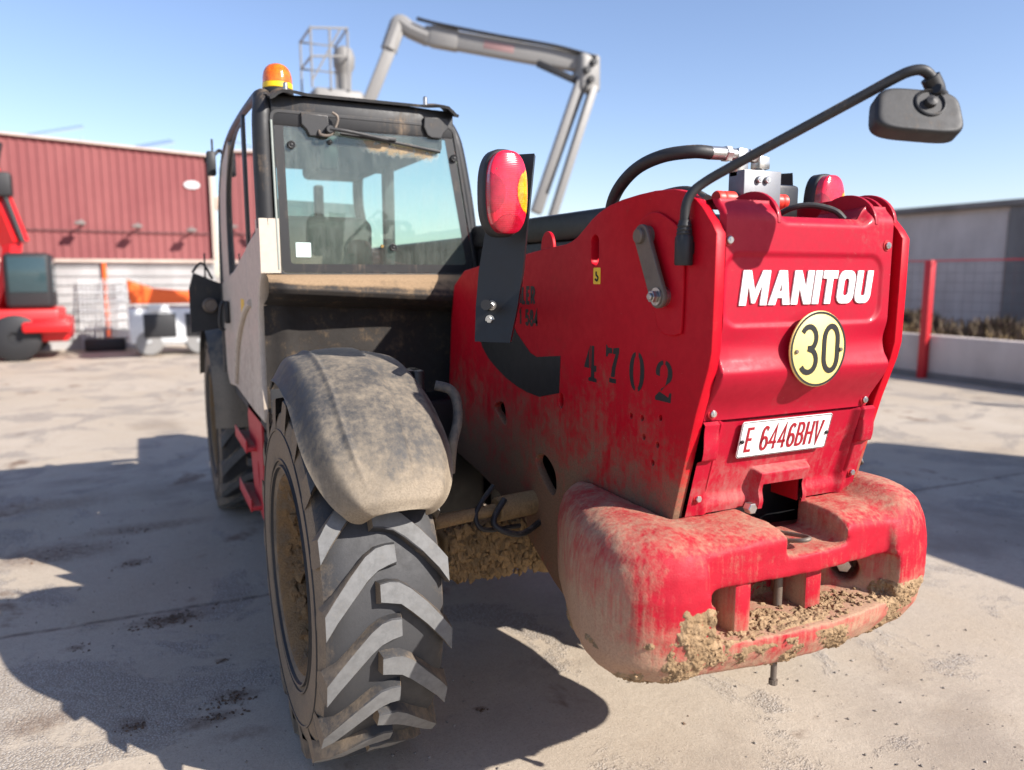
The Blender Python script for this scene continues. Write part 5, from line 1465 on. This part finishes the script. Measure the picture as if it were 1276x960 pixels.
m1 = MB(); m1.box((-2.66, 18.1, 3.15), (-2.14, 18.4, 3.62), 0.06); m1.tube([(-2.5, 18.25, 3.6), (-2.36, 18.25, 4.2)], 0.13, 8, 0); m1.tube([(-2.28, 18.2, 3.2), (-2.05, 18.2, 2.3)], 0.05, 8, 0); part('boom_head', m1, M['black_far'], t)
for x, y in ((-4.6, 17.45), (-2.2, 17.35), (-4.6, 18.95), (-2.2, 18.95)):
    m1 = MB(); m1.lathe([(0.12, -0.17), (0.36, -0.17), (0.44, -0.12), (0.44, 0.12), (0.36, 0.17), (0.12, 0.17)], (x, y, 0.44), (0, 1, 0), 28, True); m1.cyl((x, y - 0.12, 0.44), (x, y + 0.12, 0.44), 0.2, n=16); part('wheel', m1, M['black_far'], t)
m1 = MB(); m1.box((-2.0, 17.36, 0.62), (-1.75, 17.395, 0.72), 0.01); part('lamp', m1, M['orange_far'], t)

# ------------------------------------------------------------------ orange and white machine by the wall
t = thing('orange_dumper', 'small machine with orange hood and pale frame by the warehouse wall', 'machine', (0.35, 17.4, 0))
m1 = MB(); m1.box((-0.25, 17.2, 0.25), (1.35, 18.2, 0.98), 0.05); part('body', m1, M['white_far'], t)
m1 = MB(); pr = [(-0.24, 1.55), (-0.05, 1.48), (0.25, 1.36), (0.9, 1.30), (1.35, 1.40), (1.35, 1.06), (-0.20, 1.06)]
vs, fs = shape2d([pr], 1.0, 0.04); m1.add(vs, fs, REAR(17.2)); part('hood', m1, M['orange_far'], t)
for a, b_ in ((0.02, 0.62), (0.80, 1.22)):
    m1 = MB(); m1.box((a, 17.18, 0.38), (b_, 17.21, 0.86), 0.01); part('grille', m1, M['black_far'], t)
m1 = MB(); m1.box((0.12, 17.16, 0.90), (0.5, 17.19, 1.04), 0.005); part('panel', m1, M['white_far'], t)
for x, y in ((0.1, 17.3), (1.05, 17.3), (0.1, 18.1), (1.05, 18.1)):
    m1 = MB(); m1.lathe([(0.05, -0.1), (0.24, -0.1), (0.28, -0.06), (0.28, 0.06), (0.24, 0.1), (0.05, 0.1)], (x, y, 0.28), (0, 1, 0), 20, True); m1.cyl((x, y - .07, .28), (x, y + .07, .28), 0.12, n=12); part('wheel', m1, M['grey_far'], t)
# pale mesh panels leaning on the wall
for x in (-1.0, -0.55, -0.25):
    t = thing('mesh_panel', {-1.0: 'pale wire mesh panel nearest the red loader', -0.55: 'pale wire mesh panel between its two neighbours on the block wall', -0.25: 'pale wire mesh panel nearest the orange machine'}[x], 'mesh panel', (x, 19.3, 0), 'mesh panels against the warehouse')
    m1 = MB()
    for k in range(6): m1.tube([(x - 0.2 + 0.08 * k, 19.25, 0.0), (x - 0.2 + 0.08 * k, 19.5, 1.55)], 0.012, 6, 0)
    part('bars', m1, M['white_far'], t)
    m1 = MB()
    for k in range(8): m1.tube([(x - 0.22, 19.23 + 0.033 * k, 0.05 + 0.2 * k), (x + 0.22, 19.23 + 0.033 * k, 0.05 + 0.2 * k)], 0.012, 6, 0)
    part('wires', m1, M['white_far'], t)
m1 = MB(); m1.box((-1.15, 18.75, 0.0), (-0.35, 19.1, 0.28), 0.05); tag(part('drip_tray', m1, M['black_far']), 'low dark tray lying between red loader and orange machine', 'tray')
m1 = MB(); m1.tube([(2.05, 21.2, 0), (2.05, 21.2, 4.3)], 0.07, 10, 0); m1.box((1.85, 21.1, 3.25), (2.2, 21.3, 3.6), 0.03); tag(part('utility_pole', m1, M['trim_cream']), 'pale pole with box just beside warehouse corner and cab', 'pole')

# ------------------------------------------------------------------ articulated boom lift behind the telehandler
t = thing('boom_lift', 'grey articulated boom lift raised high behind the telehandler', 'boom lift', (5.6, 10.9, 0))
m1 = MB(); m1.box((4.7, 10.0, 0.45), (6.6, 11.9, 1.0), 0.08); part('base', m1, M['grey_far'], t)
m1 = MB(); m1.box((5.0, 10.3, 1.0), (6.4, 11.6, 1.75), 0.12, seg=3); part('turret', m1, M['grey_far'], t)
for x, y in ((4.7, 10.2), (4.7, 11.7), (6.6, 10.2), (6.6, 11.7)):
    m1 = MB(); m1.lathe([(0.1, -0.14), (0.36, -0.14), (0.42, -0.09), (0.42, 0.09), (0.36, 0.14), (0.1, 0.14)], (x, y, 0.42), (1, 0, 0), 26, True); m1.cyl((x - 0.1, y, 0.42), (x + 0.1, y, 0.42), 0.18, n=16); part('wheel', m1, M['black_far'], t)
def beam(m, a, b_, w, h):
    a = Vector(a); b_ = Vector(b_); d = (b_ - a); L = d.length; d.normalize()
    s_ = d.cross(Vector((0, 0, 1))).normalized(); u_ = s_.cross(d)
    mm = basis(tuple(d), tuple(s_), tuple(u_), tuple(a))
    m.box((0, -w / 2, -h / 2), (L, w / 2, h / 2), min(w, h) * 0.15, mm)
E1 = (6.50, 10.82, 4.62)
m1 = MB(); beam(m1, (5.66, 10.95, 2.6), (6.40, 10.80, 4.70), 0.16, 0.17); part('lower_arm', m1, M['grey_far'], t)
m1 = MB(); beam(m1, (5.86, 10.80, 2.5), (6.56, 10.74, 4.55), 0.13, 0.12); part('tie_arm', m1, M['grey_far'], t)
m1 = MB(); m1.box((6.30, 10.68, 4.45), (6.66, 10.95, 5.02), 0.07, seg=3); part('elbow', m1, M['grey_far'], t)
m1 = MB(); beam(m1, (6.62, 10.78, 4.86), (4.25, 12.02, 5.34), 0.20, 0.27); part('upper_boom', m1, M['grey_far'], t)
m1 = MB(); beam(m1, (6.35, 10.78, 4.58), (5.75, 11.10, 4.88), 0.08, 0.10); part('lift_ram', m1, M['black_far'], t)
m1 = MB(); beam(m1, (5.5, 11.366, 5.087), (5.06, 11.596, 5.176), 0.206, 0.15); part('name_patch', m1, M['faded_print'], t)
m1 = MB(); m1.tube([(6.55, 10.66, 4.95), (6.0, 10.95, 5.12), (5.2, 11.36, 5.28), (4.4, 11.78, 5.46), (4.1, 11.95, 5.55)], 0.028, 6); part('boom_hose', m1, M['black_far'], t)
m1 = MB(); m1.tube([(5.80, 10.84, 2.9), (6.02, 10.80, 3.5), (6.30, 10.72, 4.3), (6.42, 10.66, 4.6)], 0.022, 6); part('arm_hose', m1, M['black_far'], t)
m1 = MB(); beam(m1, (4.72, 11.774, 5.245), (4.32, 11.983, 5.326), 0.23, 0.30); part('boom_collar', m1, M['grey_far'], t)
for px_, py_, pz_ in ((6.45, 10.62, 4.62), (6.50, 10.62, 4.88), (6.38, 10.62, 4.75)):
    m1 = MB(); m1.cyl((px_, py_, pz_), (px_, py_ + 0.40, pz_), 0.055, n=14, bev=0.01); part('pin', m1, M['black_far'], t)
m1 = MB(); m1.tube([(4.30, 12.0, 5.30), (4.05, 12.12, 5.42), (3.90, 12.19, 5.52), (3.82, 12.2, 5.36), (3.72, 12.2, 5.1)], 0.13, 10); part('jib_knuckle', m1, M['grey_far'], t)
m1 = MB(); beam(m1, (3.90, 12.18, 5.50), (3.28, 12.25, 4.05), 0.17, 0.19); part('jib', m1, M['grey_far'], t)
m1 = MB(); m1.lathe([(0.001, 0), (0.10, 0), (0.11, 0.3), (0.12, 0.38), (0.16, 0.45), (0.17, 0.6), (0.13, 0.72), (0.05, 0.76), (0.001, 0.77)], (3.07, 12.45, 4.38), (0, 0, 1), 20); part('rotator', m1, M['grey_far'], t)
m1 = MB(); m1.box((2.52, 12.1, 4.12), (3.30, 12.9, 4.44), 0.08, seg=3); part('platform', m1, M['grey_far'], t)
m1 = MB()
for z in (4.85, 5.25):
    m1.tube([(2.5, 12.1, z), (3.05, 12.1, z + .06), (3.05, 12.9, z), (2.5, 12.9, z), (2.5, 12.1, z)], 0.018, 6, 0)
for x, y in ((2.5, 12.1), (2.78, 12.1), (3.05, 12.1), (2.5, 12.9), (3.05, 12.9)): m1.tube([(x, y, 4.4), (x, y, 5.27)], 0.018, 6, 0)
m1.tube([(2.5, 12.1, 4.5), (2.95, 12.1, 5.3)], 0.016, 6, 0)
part('guard_rail', m1, M['grey_far'], t)

# ------------------------------------------------------------------ right side: low wall, wire fence, building
t = thing('low_wall', 'low pale concrete wall under the wire fence on the right', 'wall', (11.4, 9, 0))
m1 = MB(); m1.box((11.3, -6, 0.0), (11.5, 26, 0.69), 0.015); part('wall_block', m1, M['conc_wall'], t)
m1 = MB(); m1.box((11.27, -6, 0.0), (11.30, 26, 0.10)); part('dirt_edge', m1, M['conc_dark'], t)  # darker strip along the foot of the wall
t = thing('wire_fence', 'wire mesh fence with red posts standing on the low wall', 'fence', (11.4, 9, 0.69))
for y in (4.0, 8.22, 12.72, 17.08, 21.4):
    m1 = MB(); m1.box((11.18, y - 0.06, 0.0), (11.29, y + 0.06, 1.87), 0.008); part('post', m1, M['fence_red'], t)
m1 = MB(); m1.tube([(11.26, -6, 1.86), (11.26, 26, 1.86)], 0.010, 8, 0); part('top_rail', m1, M['fence_red'], t)
m1 = MB()
for k in range(8):
    m1.tube([(11.33, -6, 0.80 + 0.145 * k), (11.33, 26, 0.80 + 0.145 * k)], 0.0025, 4, 0)
for k in range(200):
    m1.tube([(11.33, -4 + 0.15 * k, 0.69), (11.33, -4 + 0.15 * k, 1.86)], 0.002, 4, 0)
o = part('wire_mesh', m1, M['wire'], t); o['kind'] = 'stuff'
t = thing('concrete_shed', 'long grey concrete panel shed behind the wire fence', 'building', (19, 12, 0))
m1 = MB(); m1.box((17.1, -8, 0), (26, 40, 3.10)); part('wall', m1, M['conc_wall'], t)
m1 = MB(); m1.box((16.9, -8, 3.10), (26.2, 40, 3.24), 0.02); part('roof', m1, M['conc_dark'], t)
for k in range(12):
    y = -6 + 4.0 * k + 0.1
    m1 = MB(); m1.box((16.98, y, 0), (17.1, y + 0.55, 3.10), 0.01); part('pilaster', m1, M['conc_dark'], t)
    m1 = MB(); m1.box((17.07, y + 0.62, 0.3), (17.1, y + 3.9, 3.0), 0.01); part('panel', m1, M['conc_wall'], t)
# dry growth behind the low wall
def tuft(m1, x, y, h, w, nb):
    for k in range(nb):
        a = rnd.uniform(0, 6.28); r0 = abs(rnd.gauss(0, w * 0.45)); hh = h * rnd.uniform(0.45, 1.0) * (1 - 0.3 * min(1, r0 / w))
        p = Vector((x + r0 * math.cos(a) * 0.6, y + r0 * math.sin(a), 0.33)); d = Vector((rnd.uniform(-.3, .3), rnd.uniform(-.5, .5), 1))
        q_ = p + d.normalized() * hh; s_ = Vector((rnd.uniform(-1, 1), rnd.uniform(-1, 1), 0)).normalized() * rnd.uniform(0.012, 0.03)
        m1.add([p - s_, p + s_, (p + q_) / 2 + s_ * 1.6, q_, (p + q_) / 2 - s_ * 1.6], [(0, 1, 2, 3, 4)])
for nm, mt_, lb_, cat_, spots in (
        ('dry_grass', 'dry_grass', 'dry straw-coloured grass along the foot of the grey shed', 'grass', ((12.2, 6.2, 0.62, 1.2, 700), (12.6, 7.35, 0.60, 1.1, 700), (12.0, 9.2, 0.55, 1.0, 700), (12.1, 4.6, 0.6, 1.2, 500), (12.3, 11.0, 0.6, 1.2, 500))),
        ('dry_scrub', 'bush', 'dark brown scrub behind the low wall and wire fence', 'scrub', ((12.8, 6.9, 0.80, 1.2, 1300), (12.9, 8.1, 0.72, 1.2, 1300), (12.8, 9.6, 0.80, 1.2, 1300), (12.9, 5.2, 0.8, 1.2, 900), (12.8, 11.4, 0.8, 1.2, 900)))):
    m1 = MB()
    for sp_ in spots: tuft(m1, *sp_)
    o = tag(part(nm, m1, M[mt_]), lb_, cat_); o['kind'] = 'stuff'
m1 = MB(); m1.box((11.5, -6, 0.0), (17.0, 26, 0.32)); structure('verge', m1, M['conc_dark'])
# floodlight pole far behind
m1 = MB(); m1.tube([(24.7, 22.25, 0), (24.7, 22.25, 4.95)], 0.05, 8, 0); m1.tube([(24.7, 22.25, 4.75), (24.35, 22.42, 4.72)], 0.03, 6, 0); m1.box((24.2, 22.32, 4.60), (24.5, 22.52, 4.78), 0.03)
tag(part('floodlight_pole', m1, M['conc_dark']), 'thin pole with floodlight peeking over the red cover', 'pole')

# ------------------------------------------------------------------ unseen container added to the right to cast the shadow on the yard
t = thing('storage_container', 'grey steel storage container standing right of the telehandler', 'container', (7.3, -0.7, 0))
m1 = MB(); m1.box((6.15, -3.8, 0.15), (8.55, 2.3, 2.40), 0.02)
part('shell', m1, M['grey_far'], t)
for k in range(20):
    m1 = MB(); m1.box((6.11, -3.65 + 0.3 * k, 0.3), (6.15, -3.50 + 0.3 * k, 2.3), 0.01); part('rib', m1, M['grey_far'], t)
m1 = MB()
for x in (6.15, 8.4):
    for y in (-3.8, 2.15): m1.box((x, y, 0.0), (x + 0.15, y + 0.15, 0.15))
part('foot', m1, M['black_far'], t)

# ------------------------------------------------------------------ loose stones and clods on the yard
peb = MB()
for k in range(4200):
    r_ = rnd.uniform(0, 1) ** 0.6 * 7.0; a = R(rnd.uniform(-25, 75))
    x = r_ * math.sin(a); y = r_ * math.cos(a)
    if y < 0.8: continue
    w = noise.noise(Vector((x * 0.9, y * 0.9, 5)))
    if w < -0.05 and rnd.random() > 0.15: continue
    s_ = rnd.choice((0.002, 0.003, 0.003, 0.004, 0.005, 0.008))
    lump(peb, Vector((x, y, s_ * 0.35)), s_, 0.7, k * 0.1, 1)
o = tag(part('pebbles', peb, M['pebble'], None, 60), 'loose grit and small stones scattered over the concrete', 'gravel'); o['kind'] = 'stuff'
cl = MB()
for cx, cy, sx, sy, nn in ((0.04, 3.90, 0.08, 0.035, 240), (0.0, 3.86, 0.10, 0.03, 90), (0.23, 3.02, 0.035, 0.028, 120), (0.16, 2.91, 0.045, 0.02, 90), (-0.11, 2.97, 0.028, 0.025, 70), (-0.13, 4.77, 0.04, 0.035, 60), (0.23, 3.35, 0.014, 0.008, 20), (1.08, 2.52, 0.014, 0.010, 18), (-0.5, 5.15, 0.2, 0.10, 90), (-0.1, 5.4, 0.16, 0.04, 60), (-0.355, 3.75, 0.035, 0.025, 25), (1.75, 2.15, 0.03, 0.02, 6)):
    for k in range(nn):
        s_ = rnd.choice((0.0015, 0.002, 0.003, 0.003, 0.004, 0.006, 0.010))
        lump(cl, Vector((rnd.gauss(cx, sx), rnd.gauss(cy, sy), 0.001)), s_, 0.5, k * 0.37, 1)
o = tag(part('mud_clods', cl, M['clod'], None, 60), 'crumbs of dark brown mud fallen on the concrete', 'mud'); o['kind'] = 'stuff'
